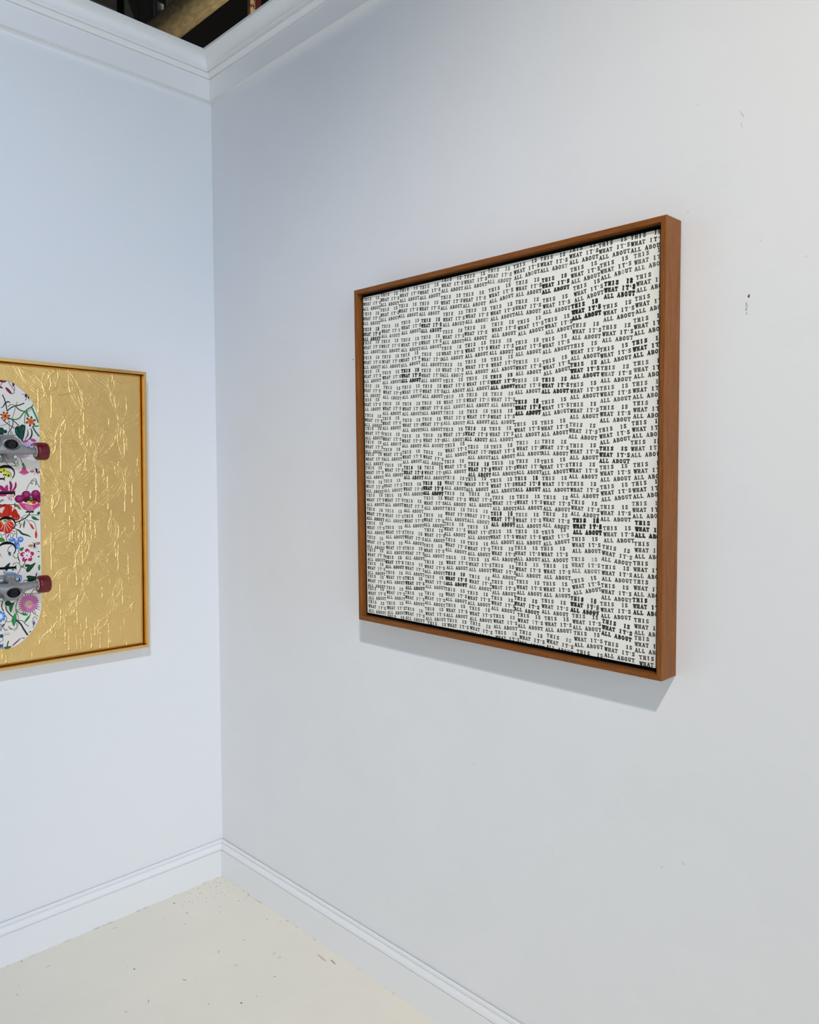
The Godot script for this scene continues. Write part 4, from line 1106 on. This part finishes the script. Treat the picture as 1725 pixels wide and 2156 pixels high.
# ------------------------------------------------------------------ the printed flowers (mm from the middle of the deck)
const FLORA := """
S 13211d 2.76 -5.9,351.7 -1.3,342.5 2,331.3 4.8,317.4 6.3,304.8
T 17352a 3.52 -11.4,313.3 -4.2,316.9 2,327.4 9.2,332.4 14,330.8 13.4,328.2
S 6b655f 1.51 35.3,334.7 30.8,322.9 27.5,308.6 24.2,296.8 19.2,283.7
S 1f4a34 3.27 6.3,304.8 16.1,314.3 28.3,321.4 40.6,324.8 54.8,331.5
S 3f6b4f 1.76 9,317.7 15.1,323.8 22.4,324.9 28.3,321.4
S 5d6b35 3.77 29.6,321.5 37.9,313 46.4,308.4 56.2,307
S 3c7a45 3.27 56.2,307 48.7,298.2 41.1,287.4 32.5,282.5 22.7,282
S 2f8a4c 3.77 56.2,307 66.3,316 75.1,321.8 79.6,328.5
S 555a50 1.51 62.5,308.7 70,311 74.4,316.5
S 2a7a4a 4.27 75.1,321.8 81.1,307.8 88.4,291.2 93.8,275.7
S 2f8a4c 5.53 60,308.5 62.3,300.2 66.5,291.3
S 2d6b48 2.01 58.1,305.2 55.3,290.8 54.4,272.6
S 2d6b48 1.13 54.4,272.6 55.5,266.1 56.9,261
S 5a2730 2.26 -7.3,281.1 3.3,271.5 15.1,263.1 27.1,255.9
S 55524d 1.38 -12.4,261.8 -2.8,264.2 5.6,269 11.8,277
S 22382e 2.51 20.3,281.2 29.9,272.7 35.8,266.6 40.7,262.9
S 26362f 2.26 20.3,281.2 22.5,269.8 18.6,256.8 9.9,243.6 7.3,233.3
S 4b564c 1.51 13,278.3 12.1,261.6 14.2,246.4
S 2e7d46 4.27 8.4,287 14.3,283.5 22.7,281.6
F 5a1418 14.1 1.3,290.5 7 0.42 8
F e07428 10.6 1.3,290.5 7 0.5 8
P 8a3414 0 4.4,290.7 2.8,287.7 -0.4,287.5 -1.8,290.3 -0.2,293.3 2.9,293.4
F 5a1418 15.7 71.9,278.6 6 0.34 20
F e07428 11.6 71.9,278.6 6 0.42 20
S 8a2a12 1.13 65.7,283.5 71.9,278.6 72.9,269.5
S 8a2a12 1.13 71.9,278.6 80.6,279
P 123f34 0 39.4,261.6 34.6,263.3 28.4,258.5 27,249.4 29.2,239.2 36.4,229.2 43.6,222.9 47.2,216.6 49.8,224.4 53.1,236.2 55.2,248 56.6,259.7 53.6,266.7 46.9,268.3 42.5,264.3
T 3b7c66 1.76 32,254.8 33,244.5 37.8,239.5
T 2f6b58 3.02 49.3,263.3 50.4,255.6 47.7,247.7
S 3b7c66 1.13 41.2,260.3 44.1,247.5 47.5,232.1 48.5,220.5
S 3b7c66 1.01 42.1,241 41.9,231.9 44.8,224.3
P 123f34 0 -19.6,257.7 -12.5,256.7 -5.4,255.8 -3.1,250.8 4.1,249.8 5.7,243.5 1.5,240.1 -3.3,240.6 -4.6,232.9 -13,232.6 -20,233.6
S 3b7c66 1.26 -12.7,247.8 -6.8,244.3 -3.3,241.8
S 3c8a5a 2.26 15.4,246.4 15.9,238.7 19.4,231.2 25.4,227.5
S 3c8a5a 1.51 17.3,247.8 20.7,240.2 19.4,233.7
S 2d7a50 3.77 78.5,267.2 84.1,264.8 94,266.6
S 3c6b4e 4.52 76.6,264.5 83.9,250.4 95.6,235.1
T 4b3338 3.52 62.7,256.1 63.7,240.5 58.5,229.9 54.7,222.6
S d8c6cc 0.75 61.5,243 59.8,233.9 56,224.6
T 252d2b 4.27 70.9,260.3 74.5,250 74.3,238.3 69.7,229 62.1,222.9
S c9bcc2 0.75 73.1,240.8 68.5,231.6 62.8,224.8
T 4b3338 3.52 28.9,219.9 38.6,220.2 44.6,212.6
P d9d2ee 0 44.6,208.7 54.5,214.2 65.8,217.1 72.1,221.2 82.1,220.2 88.3,215.2 86.9,207.3 76.7,200.4 59.3,201.3 49.4,203.7
P d0588a 0 65,221.1 61.1,216.4 51.9,214.1 46.8,216.5 50.6,221.1 59.8,223.4
P d2608f 0 86.7,220.6 81,218.3 72.1,221 68.9,226.1 74.5,228.4 83.4,225.7
P c9568a 0 87,215.5 83.6,210.9 74.8,206.9 69.4,207.7 72.8,212.3 81.6,216.3
P a8325f 0 82.5,219.9 79.7,219.6 75,221 73,222.9 75.7,223.2 80.4,221.8
S 6a56a0 1.01 50.8,214.1 53.1,203.7
S 6a56a0 1.01 54.5,212.9 55.6,203.8
S 6a56a0 1.01 59.5,214.3 58.1,206.5
S 6a56a0 1.01 67,215.9 63.1,206.6
S 6a56a0 1.01 74.3,206.9 69.3,204.2
P c79a2e 0 69.2,200.9 66,198.8 59.8,198.6 56.8,200.6 59.9,202.7 66.1,202.9
P 5a2430 0 67.7,203.1 66,201.7 62.5,201.6 60.8,202.9 62.5,204.3 66,204.4
P cdbcd0 0 30.5,176 36.5,169.7 48.7,168.6 58.7,171.3 66.2,175.4 63.9,181.8 31.8,181.2
S a893b4 0.88 34.2,178.7 34.7,170.9
S a893b4 0.88 39.7,178.8 40.1,171
S a893b4 0.88 45.2,178.9 45.5,171.1
S a893b4 0.88 50.8,179 50.9,171.2
S a893b4 0.88 56.4,179.1 56.3,171.3
S a893b4 0.88 62,179.2 61.8,171.4
P 7c1d3c 0 -14.6,390.8 -9.8,392.5 -2.7,392.4 6.8,392 2,387.8 -5.2,386.8 -9.9,387.7
P 8f2a4a 0 -13.7,377 -10.1,376.7 -3.1,370.9 -10.3,369.9
S 4d1d2b 1.51 -5.2,387.2 -7.7,382.5 -9.5,378
P 7c1d3c 0 20.1,355.2 13.5,357.4 5.1,366.5 3.3,373.5 9.8,371.4 18.2,362.3
S a8325f 1.26 6.4,368.4 11.7,363.8 15.8,359
S 272022 1.51 11.6,390.5 18.5,378.3 26.8,366.2 26,358.4 20.5,356.1
P 7c1d3c 0 27.8,384.5 27.1,378.5 24,377.6 21.6,382.8 22.3,388.8 25.4,389.7
S 272022 1.26 27,379 28.7,370.2 25.5,365.4
S 221622 1.38 48.6,358.2 53.4,355.9 59.7,358.3
S 221622 1.51 62,349.4 60.6,344.2 56.8,340
S 221622 1.38 65.7,348.4 67.5,344.6 68.6,339.5
P 2a1c2c 0 65.3,353.6 62.9,348.7 58.5,348.4 56.3,352.9 58.7,357.8 63.1,358.1
P b9a6c9 0 64.3,350.9 63.4,348.8 61.7,348.7 60.9,350.7 61.8,352.7 63.5,352.9
P 2a1c2c 0 69.4,349.3 68.1,346.1 65.6,345.9 64.4,349 65.7,352.2 68.2,352.4
S 2c6b4b 2.77 -14.5,155.6 -6.6,158.5 0.1,160
S 3c4a44 1.66 0.7,158.6 5.2,150.2 14.3,145.3 25.1,146.8 31.9,153.3 34.7,161.9
T 2f6b4d 3.59 18.6,158.1 23.9,155.3 27.8,150.4
S 3c4a44 1.38 25,146.1 31,144 35.2,149 36,154.8
S 3c5147 1.94 40.9,168.4 44.2,160.6 47.4,153.5
P d25c8b 0 47.3,144.2 54.8,145.6 58,133.5 65.4,127.7 59.8,122.7 51.6,121.7 43.5,122.7 36.1,127.7 43.7,132.7
S a5305f 1.24 49.3,142 44.9,124.8
S a5305f 1.24 51.3,142 51.6,123.4
S a5305f 1.24 53.3,142 58.5,124.8
Q 2b8b46 0 44,152 49.5,156.1 54.8,145.6 47.9,144.2
P 7a2038 0 46.4,120.6 45.9,119.7 45,119.7 44.5,120.6 45,121.5 46,121.5
P 7a2038 0 49.1,119.7 48.6,118.9 47.7,118.9 47.2,119.7 47.7,120.6 48.7,120.6
P 7a2038 0 51.2,119.1 50.7,118.2 49.7,118.2 49.2,119.1 49.7,120 50.7,120
P 7a2038 0 53.2,119.7 52.7,118.9 51.8,118.9 51.3,119.7 51.8,120.6 52.8,120.6
P 7a2038 0 56,120.6 55.5,119.7 54.5,119.7 54,120.6 54.5,121.5 55.5,121.5
P b87965 0 80.6,129.9 77.1,126.7 70.2,126.7 66.8,129.9 70.3,133.2 77.2,133.2
P a96a58 0 98.6,129 96,125.3 89.8,124.1 86.2,126.7 88.8,130.3 95,131.5
P b8b4d8 0 81.2,134.5 78.9,133.3 75.7,134.6 74.7,136.9 77,138.1 80.2,136.9
P 2c2024 0 88.7,133.6 87.4,127.6 84.9,127.6 83.7,133.6 85.1,139.6 87.6,139.6
S 2c2024 1.11 85.5,129.2 79.1,120.5
S 2c2024 1.11 86.9,129.2 90.9,119.8
S 2c2024 1.11 85.5,132.1 81.5,140.8
S 2c2024 1.11 87.6,132.1 93.3,138
P a7a68a 0 0.8,130.4 8.7,130.4 15.3,124.8 16.5,117.7 12.4,112 7.1,114.8
P d9dc2e 0 2.4,132.5 -2.4,126.1 -11.9,126.1 -16.5,132.4 -11.7,138.8 -2.2,138.8
P d9dc2e 0 13.2,116.4 6.7,112.1 -1.9,115.5 -4.1,123.2 2.4,127.5 11.1,124.1
P 1c1a14 0 -1.8,131.8 -3.2,129.1 -5.8,129.1 -7.1,131.8 -5.7,134.4 -3.1,134.5
P 1c1a14 0 -10,127.5 -11.3,125.1 -13.6,125.1 -14.8,127.5 -13.5,129.9 -11.2,129.9
P 1c1a14 0 -3.2,119.8 -4.3,117.6 -6.4,117.6 -7.4,119.8 -6.3,121.9 -4.2,121.9
P 1c1a14 0 2,119.4 0.9,117.2 -1.2,117.2 -2.2,119.4 -1.1,121.5 1,121.5
P d9dc2e 0 -2.7,131.5 -3.4,130.4 -4.5,130.4 -5.1,131.5 -4.5,132.6 -3.3,132.6
P 5a1426 0 11,117.7 9.4,114.7 6.2,114.7 4.7,117.7 6.3,120.6 9.5,120.6
P a8326b 0 -21,89.6 -15.8,89.5 -9.3,86.7 -1.5,78.1 2.3,72.4 -8.3,70.8 -16,76.9 -21.2,78.3
P b8407a 0 -3.4,82.4 3.4,91.1 6.5,82.2 5.6,72.3 1,73.8
P a8326b 0 9.7,76.5 10.6,89.3 9.2,99.2 12.8,101.3 17.4,93.5 17.8,83.5 14.3,72.9
P a8326b 0 15.6,72.9 22.5,83.5 25.4,96.3 27.5,99.1 30,90.5 27.8,80.6 21,72.8
S 5f1238 1.11 -13.2,85.3 -4.2,76.7 1,72.4
S 5f1238 1.11 12.8,97.1 14.3,86.4 12.4,76.5
S 5f1238 1.11 27.4,94.9 25.2,83.5 19,74.3
S 5f1238 1.11 3.3,87.9 3.7,75.2
P 8a2350 0 -18.7,71.3 -2.9,73.2 22.3,72.8 19.6,68.6 -3.1,65.4 -18.9,64.9
P b03a72 0 -18.9,62.8 2.1,62.5 -1.9,57.6 -11.2,56.8 -19,58.6
S d0524a 1.8 3.4,56.8 8.5,46.7
S d0524a 1.8 7.4,60.9 11.1,44.5
S d0524a 1.8 19.3,53.6 23.5,64.9
S d0524a 1.8 14.1,62.3 20.6,52.9
S 4a5a50 1.24 12.1,62.3 15.1,45.2
P 3a4a40 0 16.2,45.4 15.5,44.2 14.2,44.2 13.5,45.5 14.2,46.7 15.5,46.7
T 6d7360 4.15 -18.1,38.8 -11.4,45 -5.5,45.9
P 8a1d52 0 50.3,48 43.3,37.7 29.7,38 23.2,48.5 30.1,58.8 43.6,58.6
P 8a1d52 0 69.4,59.1 62.4,47.8 49,48 42.6,59.6 49.5,70.9 62.9,70.8
P 8a1d52 0 96.5,60.8 89.5,48.9 75.8,49.1 69.3,61.3 76.3,73.2 89.9,73
P 7a1848 0 100.1,46.9 95.7,36.9 87.3,37.1 83.3,47.3 87.7,57.2 96.1,57.1
P a63a70 0 43.5,50.3 40,45.4 33.2,45.5 30,50.5 33.4,55.4 40.2,55.3
P a63a70 0 63.5,62.8 60,57.7 53.2,57.8 49.9,63.1 53.4,68.3 60.2,68.1
P a63a70 0 89.9,65.3 86.3,59.7 79.4,59.8 76,65.5 79.6,71.1 86.5,71
P 4f0e31 0 87.4,44.3 76.9,36.7 56.2,37.2 46.1,45.2 56.5,52.7 77.2,52.3
P cf4f84 0 35.1,35.8 50,35.4 66.4,31 77.5,30.7 93.6,35.4 93.8,25.9 82.8,18.9 75.8,14 63.3,13.4 51,16.3 43,23
P dd74a0 0 52.7,31.3 66.4,29.5 75.9,23.5 74.4,15.5 63.4,15.1 55.2,21.2
S a5305f 1.11 39.1,33.9 49.8,22.8 52.4,16.9
S a5305f 1.11 77.3,23.4 85.8,29 92.8,30.3
P d9c83b 0 69.1,37.4 66,33.2 60,33.4 57,37.7 60.1,41.9 66.2,41.8
P c43322 0 85,37.8 80.8,33.1 72.8,33.3 68.9,38.2 73,42.8 81,42.6
P 3f8f4a 0 74.9,48.2 72.4,44.7 67.8,44.8 65.5,48.4 67.9,51.8 72.6,51.7
S f0e26a 1.38 65.2,41.1 67.1,33.1
S f0e26a 1.38 72.1,41 71.3,33
Q 14392c 0 52.2,6.8 57.1,13.6 66.1,12.2 77.8,13 75.6,5.8 66,7.8
S 243a31 3.32 65.8,10.7 63.1,0.7 51.9,-9 39.5,-15.7 23.2,-21.5
S 3b4a42 1.52 56.9,73 61.9,87.4 70.4,100.3 78.8,107.5 84.4,106.8 86.3,98.8
S 3b4a42 1.66 70.4,100.3 81.5,101.7 88.3,94.4 94.8,81.3
P 4a5a50 0 75.5,92.6 73.1,92.1 70,94 69.3,96.4 71.7,97 74.8,95.1
P 4d4a46 0 85.5,93 84.7,88.7 83.4,88.7 82.7,93 83.5,97.3 84.9,97.3
P 7a6f3f 0 22.8,25.7 24.2,32.1 32.3,31.9 37.6,24.6 41.5,17 33.4,19.7 29.5,24.8
S 6b6648 1.38 18,20.1 22.7,23.6 26.8,26.3
P c9301c 0 -22.2,30.5 -9,33 -2.4,34.2 14.8,28.1 15.9,16.6 14.3,5.3 8.9,-1.7 -17.6,-4.2 -22.8,-3.3
P e0d9cf 0 -18.4,21.2 -9.1,25.2 -3.9,24.3 -6.6,18.7 -10.1,11.8 -12.8,6.9 -18.5,14.9
P b92a1a 0 13.7,5.3 21.3,19.3 28,16.3 31.8,6.1 37.1,-1.3 35.6,-11.3 24.7,-15.1 15.5,-6.2
S 8a1a10 1.24 6.8,26.9 7.8,14 7,4.1
S 8a1a10 1.11 22.6,15 18.4,5.1 17.5,-3.4
S 8a1a10 1.11 30.5,4.7 26.2,-5.2
S e79a88 1.11 18.1,-7.7 32.9,-9
P cf2f22 0 -23,-13.2 -9.7,-5.2 3.5,-5.7 13.9,-16.1 20.4,-30.7 10.6,-48.8 -2.7,-51.7 -10.5,-46.3 -23.6,-42.8
P c89a60 0 -15.1,-10.7 -3.2,-6.9 2,-12.8 -4.8,-22.4 -12.7,-23.5
P e3ddd0 0 -12.5,-9.4 -5.8,-7.1 -3.3,-14 -10,-20.8
S efe3cf 1.24 -6,-16.7 -10.2,-29.3 -15.7,-39
S efe3cf 1.24 -5.4,-18.2 -5.6,-32.4 -6.6,-49.3
S efe3cf 1.24 -4.7,-18.2 -1,-32.6 3.4,-45.6
S efe3cf 1.24 -3.4,-16.8 4.3,-30 12.1,-40.3
S efe3cf 1.24 -2,-14.8 8.4,-24.4 16.3,-31.9
S efe3cf 1.24 -0.6,-12.7 9.9,-17.4 19.9,-19.2
P e7a52c 0 -12.8,-13.6 -14.7,-17.2 -18.4,-17 -20.1,-13.3 -18.2,-9.7 -14.6,-9.9
P 4c8a4a 0 0.2,-15.3 -1.9,-17.6 -6.2,-17.5 -8.2,-14.9 -6.1,-12.6 -1.8,-12.7
S 7d2027 2.21 17.4,-47 24.1,-46.6
S 7d2027 2.35 36.8,-18.5 34.6,-27
S 7d2027 2.77 40.7,-24.4 37.1,-37.2
S 7d2027 1.8 -10.7,-56.2 -1.4,-52.5 6.6,-50.7 17.3,-52.7
T 7d2027 3.04 1,-64 6.6,-52.9
Q 2f7d5a 0 23.8,-28 29.9,-25.4 28.4,-31.1
P 1d5c3c 0 69.9,-3.9 79.6,-5.7 87.8,-11.9 92.6,-14.2 87.8,-16.5 76.7,-14.3 71.9,-9.8
S 4a9a70 0.97 72.6,-6.2 80.9,-10.9 90.6,-14.9
P 1f4a38 0 85.3,2.8 93.1,10.6 93.7,1.1
S 243a31 1.52 63.1,-0 76.9,-0.5 93.3,-1.9
P 64685a 0 50.5,-14.7 52.4,-22 50.1,-32.1 48.6,-39.2 45.4,-30.4 47.6,-20.4
S 3b4a42 1.38 41,-12.9 45.2,-3.7 54.8,-0.5 63.1,-0
S 3b4a42 1.52 38.4,-7.1 51.9,-10.5 61.4,-19.5 66.7,-28.5
S 3b4a42 1.38 62.8,-17.4 69.7,-17 77.9,-23.1 81.8,-35 83.7,-48.9
P d13a22 0 65.3,-28.4 69.5,-27.1 73.5,-33.1 77.5,-42.8 72,-41.8 68,-35.8
P d13a22 0 85.9,-60 84,-69.8 80.7,-69.6 79.2,-59.6 81,-49.9 84.4,-50
T 1d4a36 5.53 24.2,-39.5 34.9,-45.7 42.9,-54.8 56.5,-59.9 68.8,-66.3
S 1f3a30 1.94 20.3,-35.7 26.9,-41 34.9,-45.7
S 3f4a40 1.94 27.5,-43.9 27.9,-56.9 27.1,-68.3
S 3f4a40 1.8 25.3,-52.4 18.5,-57.8 15.7,-66.2
S 8a857a 2.49 -3.4,-52.4 -0.4,-69.6 1.3,-84
S 3f4a40 1.8 -15.9,-51.7 -12.9,-64.6
S 5a6458 1.52 8.5,-54.4 11.7,-66
P 4a8a3c 0 -22.7,-64.1 -9.6,-64.8 -5.1,-73.6 -11.1,-76.4 -22.9,-73.3
P 4a83d0 0 24.3,-71.8 19.2,-76.7 9.1,-76.1 4.2,-70.6 9.3,-65.7 19.4,-66.3
P 4a83d0 0 45.5,-67.6 45.1,-76.4 37.4,-80.6 30.2,-76 30.6,-67.2 38.2,-63.1
P 4a83d0 0 35,-85.4 33.8,-97.4 26.2,-99.1 19.8,-88.7 21,-76.7 28.6,-75
P 8ab4ea 0 17.9,-69.2 15,-71.3 9.4,-71 6.7,-68.6 9.5,-66.5 15.1,-66.8
P 8ab4ea 0 42.6,-68.2 42.3,-72.7 38.2,-74.9 34.5,-72.6 34.8,-68.2 38.9,-66
P 8ab4ea 0 33.2,-89.4 33,-95.9 29.9,-96.5 26.9,-90.8 27.1,-84.3 30.2,-83.6
P d9c050 0 30.5,-79.3 29,-80.6 26,-80.4 24.6,-79 26.1,-77.7 29,-77.9
S 24408f 0.97 24.8,-81.1 24,-88.3
S 24408f 0.97 27.5,-81.3 27.3,-89.2
S 24408f 0.97 29.9,-80.7 30.7,-88
S 2d3a34 1.66 14.6,-88.4 5.8,-92.8 2.3,-102.6 4.8,-108.5
P 2c5f5a 0 11.2,-111 11,-117.1 7.3,-118.3 3.6,-113.4 3.8,-107.4 7.6,-106.2
P 5a90c0 0 10.6,-114.9 10.9,-117.9 9.6,-118.3 8.1,-115.6 7.8,-112.6 9.1,-112.2
S 26332d 1.66 18,-118 21.3,-125.4 28,-126 30.8,-121.8 29.6,-114.5 34.4,-110.6 31.8,-103.2 38,-100
S 26332d 1.94 30.8,-121.8 31.9,-133.5
P 2c7a55 0 35.3,-97.6 40.8,-96.5 47.2,-95.2 43.3,-105.4 36.5,-105.2
P b87c62 0 74.4,-91.4 71,-95 63.6,-95.6 59.5,-92.6 62.9,-89 70.3,-88.4
P b87c62 0 94.7,-85 92.1,-89.2 85.3,-90.7 81.1,-87.9 83.7,-83.7 90.5,-82.2
P b8b4d8 0 72.9,-97.9 71.2,-99.3 67.9,-99.1 66.3,-97.5 68,-96.1 71.3,-96.3
P 33262a 0 80.1,-91.8 78.6,-98.3 75.8,-98.1 74.6,-91.5 76.1,-85 78.9,-85.2
S 33262a 1.11 76.7,-88.7 71.3,-81
S 33262a 1.11 78.1,-88 82.4,-80.3
S 33262a 1.11 75.9,-94.5 73.7,-101.6
S 33262a 1.11 78.7,-94.6 79.9,-102.8
S 33262a 1.11 79.4,-93.2 85.6,-99.5
F c22a63 20.7 56.1,-120.8 5 0.62 18
F efe9f0 13.1 56.1,-120.1 9 0.6 0
P d1a545 0 58.9,-121.3 57.2,-123.9 54,-123.7 52.4,-120.8 54.1,-118.2 57.3,-118.4
S 2a332c 2.21 86.1,-110.5 91.7,-111.6
P 26332c 0 91.8,-126.6 90.5,-128.5 88,-128.4 86.8,-126.2 88.1,-124.3 90.6,-124.5
S 5a1a33 2.21 52.4,-131.8 50.2,-138.9 48.1,-144.6 43.8,-151.5
P 14452f 0 49.4,-148.3 56.3,-146.7 65.9,-148.9 79.6,-143.9 75.6,-152.6 68.4,-162.3 60,-170.3 53.1,-168.5 52.6,-162.4 56.1,-156.8 50,-153.4
S 3a7a5a 1.11 54.8,-150.9 60.3,-155.7 72.8,-149.5
S 3a7a5a 0.97 58.7,-165.8 63,-157.4
S 243a30 1.52 43.8,-152.9 49.2,-158.5 54.7,-160.4
F 2e7d50 5 41.4,-153 6 0.3 0
P 2c8a4e 0 93.5,-160 91.7,-167.7 88.3,-167.4 86.8,-159.4 88.6,-151.7 92,-151.9
P 143a2c 0 -8.6,-152.9 -1.9,-144.9 8.5,-138.8 3.3,-153.9 -0.9,-162.4 -6.1,-158.8
S 2d3a34 1.66 15.5,-146.3 21,-141 29.1,-140.9 35.7,-147.9 36.9,-158.1 32.7,-166.5 28.5,-173.3
S 26332d 2.07 35.2,-142.1 33.9,-134.8 31.8,-127.4 29.5,-120.7
S 26332d 1.66 -10.1,-158.5 -8.9,-167.1 -6.4,-171.6
F 3c8a5a 4.7 15.9,-160 5 0.3 0
P 4f8fd0 0 -6.9,-163.7 3.1,-166 19.1,-168.9 28.4,-174.8 39.2,-179.3 40.2,-184.5 37.6,-195.9 26.7,-195.5 24.8,-186 16.3,-175.8 -1,-171.8
S a9cdf0 2.49 -3.6,-166.9 8.3,-170.8 19,-172.8
S a9cdf0 1.94 28.3,-180.5 36.4,-184.2 36.9,-192.9
P 1d3a8f 0 35.2,-191.3 32.9,-196.3 28.6,-195.9 26.5,-190.5 28.8,-185.4 33.1,-185.8
P 12372a 0 52.8,-184.2 59.8,-181.2 70.8,-183.7 81.9,-186.9 80.7,-192.7 71.9,-199.9 55.3,-198.3 56.9,-190.4
S 3a7a5a 0.97 58.3,-186.2 66.6,-188.4 76.3,-188.6
T 1c2a26 3.32 79.8,-188.2 81.6,-181 82.9,-173.8
S 26332d 1.52 43.7,-197.9 48.5,-194.7 55.4,-193.9
T 1c2a26 2.49 49.4,-221.8 54.9,-220.9 61.8,-223.3
S 2a382f 2.21 41.1,-228.2 47.8,-234.7 53.7,-248.5
S 57604a 1.8 38.3,-231.5 53.3,-235.3 72.7,-235.9 91.6,-238.2
S 57604a 2.07 75.7,-221.5 67.2,-233.8 58.6,-247.6
S 57604a 1.52 67.2,-233.8 72.8,-227.1 83.3,-226.7
F b96492 30.7 59,-265.2 26 0.74 0
F cf82ae 26.3 58.9,-265.9 23 0.62 6
F c5719e 20.7 58.3,-265.8 19 0.6 3
F e0b4d0 13.8 58.2,-268 14 0.5 0
P dfa22a 0 66.6,-268.1 63.1,-271.7 55.5,-271.9 51.2,-268.6 54.7,-265.1 62.4,-264.8
P e9c840 0 61.2,-269.5 59,-271.4 54.6,-270.9 52.4,-268.5 54.6,-266.6 59.1,-267.1
P 154530 0 -8,-255.9 -2.5,-249.4 4.1,-251.6 10.7,-258.1 18.1,-257.2 15.9,-265.9 9.2,-266.6 1.1,-266.4 -6.1,-263.6
P 27733f 0 3.1,-267.3 11.9,-264 17.7,-257.8 13.8,-271.5 7.4,-286.9
S 2c4a3c 2.07 36.9,-233.5 31.2,-247.4 24.1,-261.1 21.8,-275.3 23.6,-290
S 2c4a3c 1.66 29.1,-247.2 23.6,-253.1 17.4,-257.4
S 23302b 2.77 -1.2,-248.1 -10.5,-248.5 -16,-257.9 -16.2,-270.7 -11.1,-280
S 25382f 3.04 -5.5,-266.3 -4.4,-276.5 3.4,-289 12.6,-300.2
S 3c5a48 1.66 23.6,-290 28.8,-302.3 27.9,-312.4
S 3c5a48 1.38 34.7,-276.9 26.4,-286 23.5,-295.8
P 2f8a45 0 19.8,-289.8 23.4,-300.2 23.5,-308.9 16.1,-328.5 9.6,-312.9 11.4,-303
S 5fb070 0.83 19.4,-293.9 17.8,-306.7 16.2,-321
P 2f8a4a 0 35.8,-293 44,-291.1 56.5,-299.3 45.2,-300.3
S 2c4a3c 1.38 23.8,-279.2 29,-287.8 37.1,-293.9
P 2f8a45 0 45.2,-322.2 49.8,-310.9 62.1,-299.5 60.3,-307.8 52.5,-317.4
S 2c4a3c 1.38 63.3,-290.6 63,-295 61.8,-300.7
S 1f3d31 4.7 22.5,-310.2 35.2,-325 43.1,-340.7 54.5,-360.6
S 565f50 2.07 28.6,-312.5 39.5,-315.3 48.9,-326.8 57.7,-334.6
F 4a86d0 17.3 -22.6,-295 9 0.8 0
F 8fbcec 12.4 -22.6,-295 9 0.7 20
F ecebf6 8 -22.2,-294.3 9 0.55 0
S 4a564a 1.66 -10.3,-308.8 0.2,-313.1 11,-313
S 3c4a42 1.94 -22.4,-315.8 -14.7,-326.9 -9.5,-334.8 -0.9,-338.1
S 4a564a 1.52 -6.1,-295 -3.6,-305.3 -12,-324.4
P 3c6b4e 0 -15.9,-319.5 -10.5,-317.4 -12,-324.4 -15.3,-326.1
P 9a8fc4 0 -16.5,-330.9 -19.4,-337.7 -24.9,-336.9 -27.5,-329.4 -24.6,-322.6 -19.1,-323.3
P c9bfe0 0 -20,-327.6 -21.7,-331 -25,-330.6 -26.6,-326.7 -24.8,-323.2 -21.6,-323.6
P d98a9c 0 5.1,-329.3 5.1,-333.8 2.6,-334.5 0.1,-330.6 0.1,-326.1 2.6,-325.5
P 3f7d52 0 11,-337.2 8.5,-337.7 5.2,-335.5 4.2,-332.8 6.7,-332.3 10.1,-334.5
S 4a564a 1.52 10.5,-336.4 20,-336 24.3,-325 21.8,-311.6
S 4a564a 1.38 14.5,-342.5 24.1,-336.6 28.4,-319.7
P 2f5563 0 -13.2,-353.7 -15.9,-358.2 -21.2,-357.5 -23.8,-352.1 -21,-347.5 -15.7,-348.3
S 3c4a42 1.52 -14.6,-358.5 -15.4,-365.6 -24.8,-371.3
S 6d6f72 3.32 -15.9,-375.6 -16.2,-393.5
S 25302b 3.04 0.5,-370.1 -2.1,-377.7 -3.2,-385.5
P 4c6b33 0 -12.5,-386.9 -3.8,-385.3 8.9,-387.8 1.4,-393 -9.3,-391.7
P 2e5fae 0 -16.8,-382.6 -20.3,-387 -27.2,-386 -30.5,-380.5 -27,-376.1 -20.2,-377.1
T 6d1f2d 3.59 35.8,-365.9 20.6,-378.2 9.6,-387.4
S 26332c 2.07 37.1,-367.6 46,-367.4
T 26332c 3.04 58.1,-353 64.4,-349.8
P 6d5f9a 0 76.4,-326.9 74.3,-332 70.4,-331.4 68.6,-325.8 70.6,-320.7 74.5,-321.2
S 3c4a42 1.66 67.6,-288.2 71.6,-296 85.4,-307.4
S 4a564a 1.24 71.6,-296 77.9,-297.6 76.5,-293 72.4,-293.2
S 3c4a42 1.52 69.8,-316.4 71.4,-309.3 77,-308.5 82.2,-316.8
S 4a564a 1.52 78.9,-277.8 85.9,-277.9 91.8,-280.1
S 4a564a 1.52 79.6,-280.1 84.4,-285.1 90.3,-288
S 3c4a42 1.94 71.7,-329.9 70.8,-339.4
S 3a2f5a 1.24 65.6,-321.7 71.2,-318.1 75.4,-317.1
P 8a857a 0 -6.8,-339.2 -7.9,-339.9 -10,-339.6 -11,-338.6 -10,-337.9 -7.8,-338.2
"""
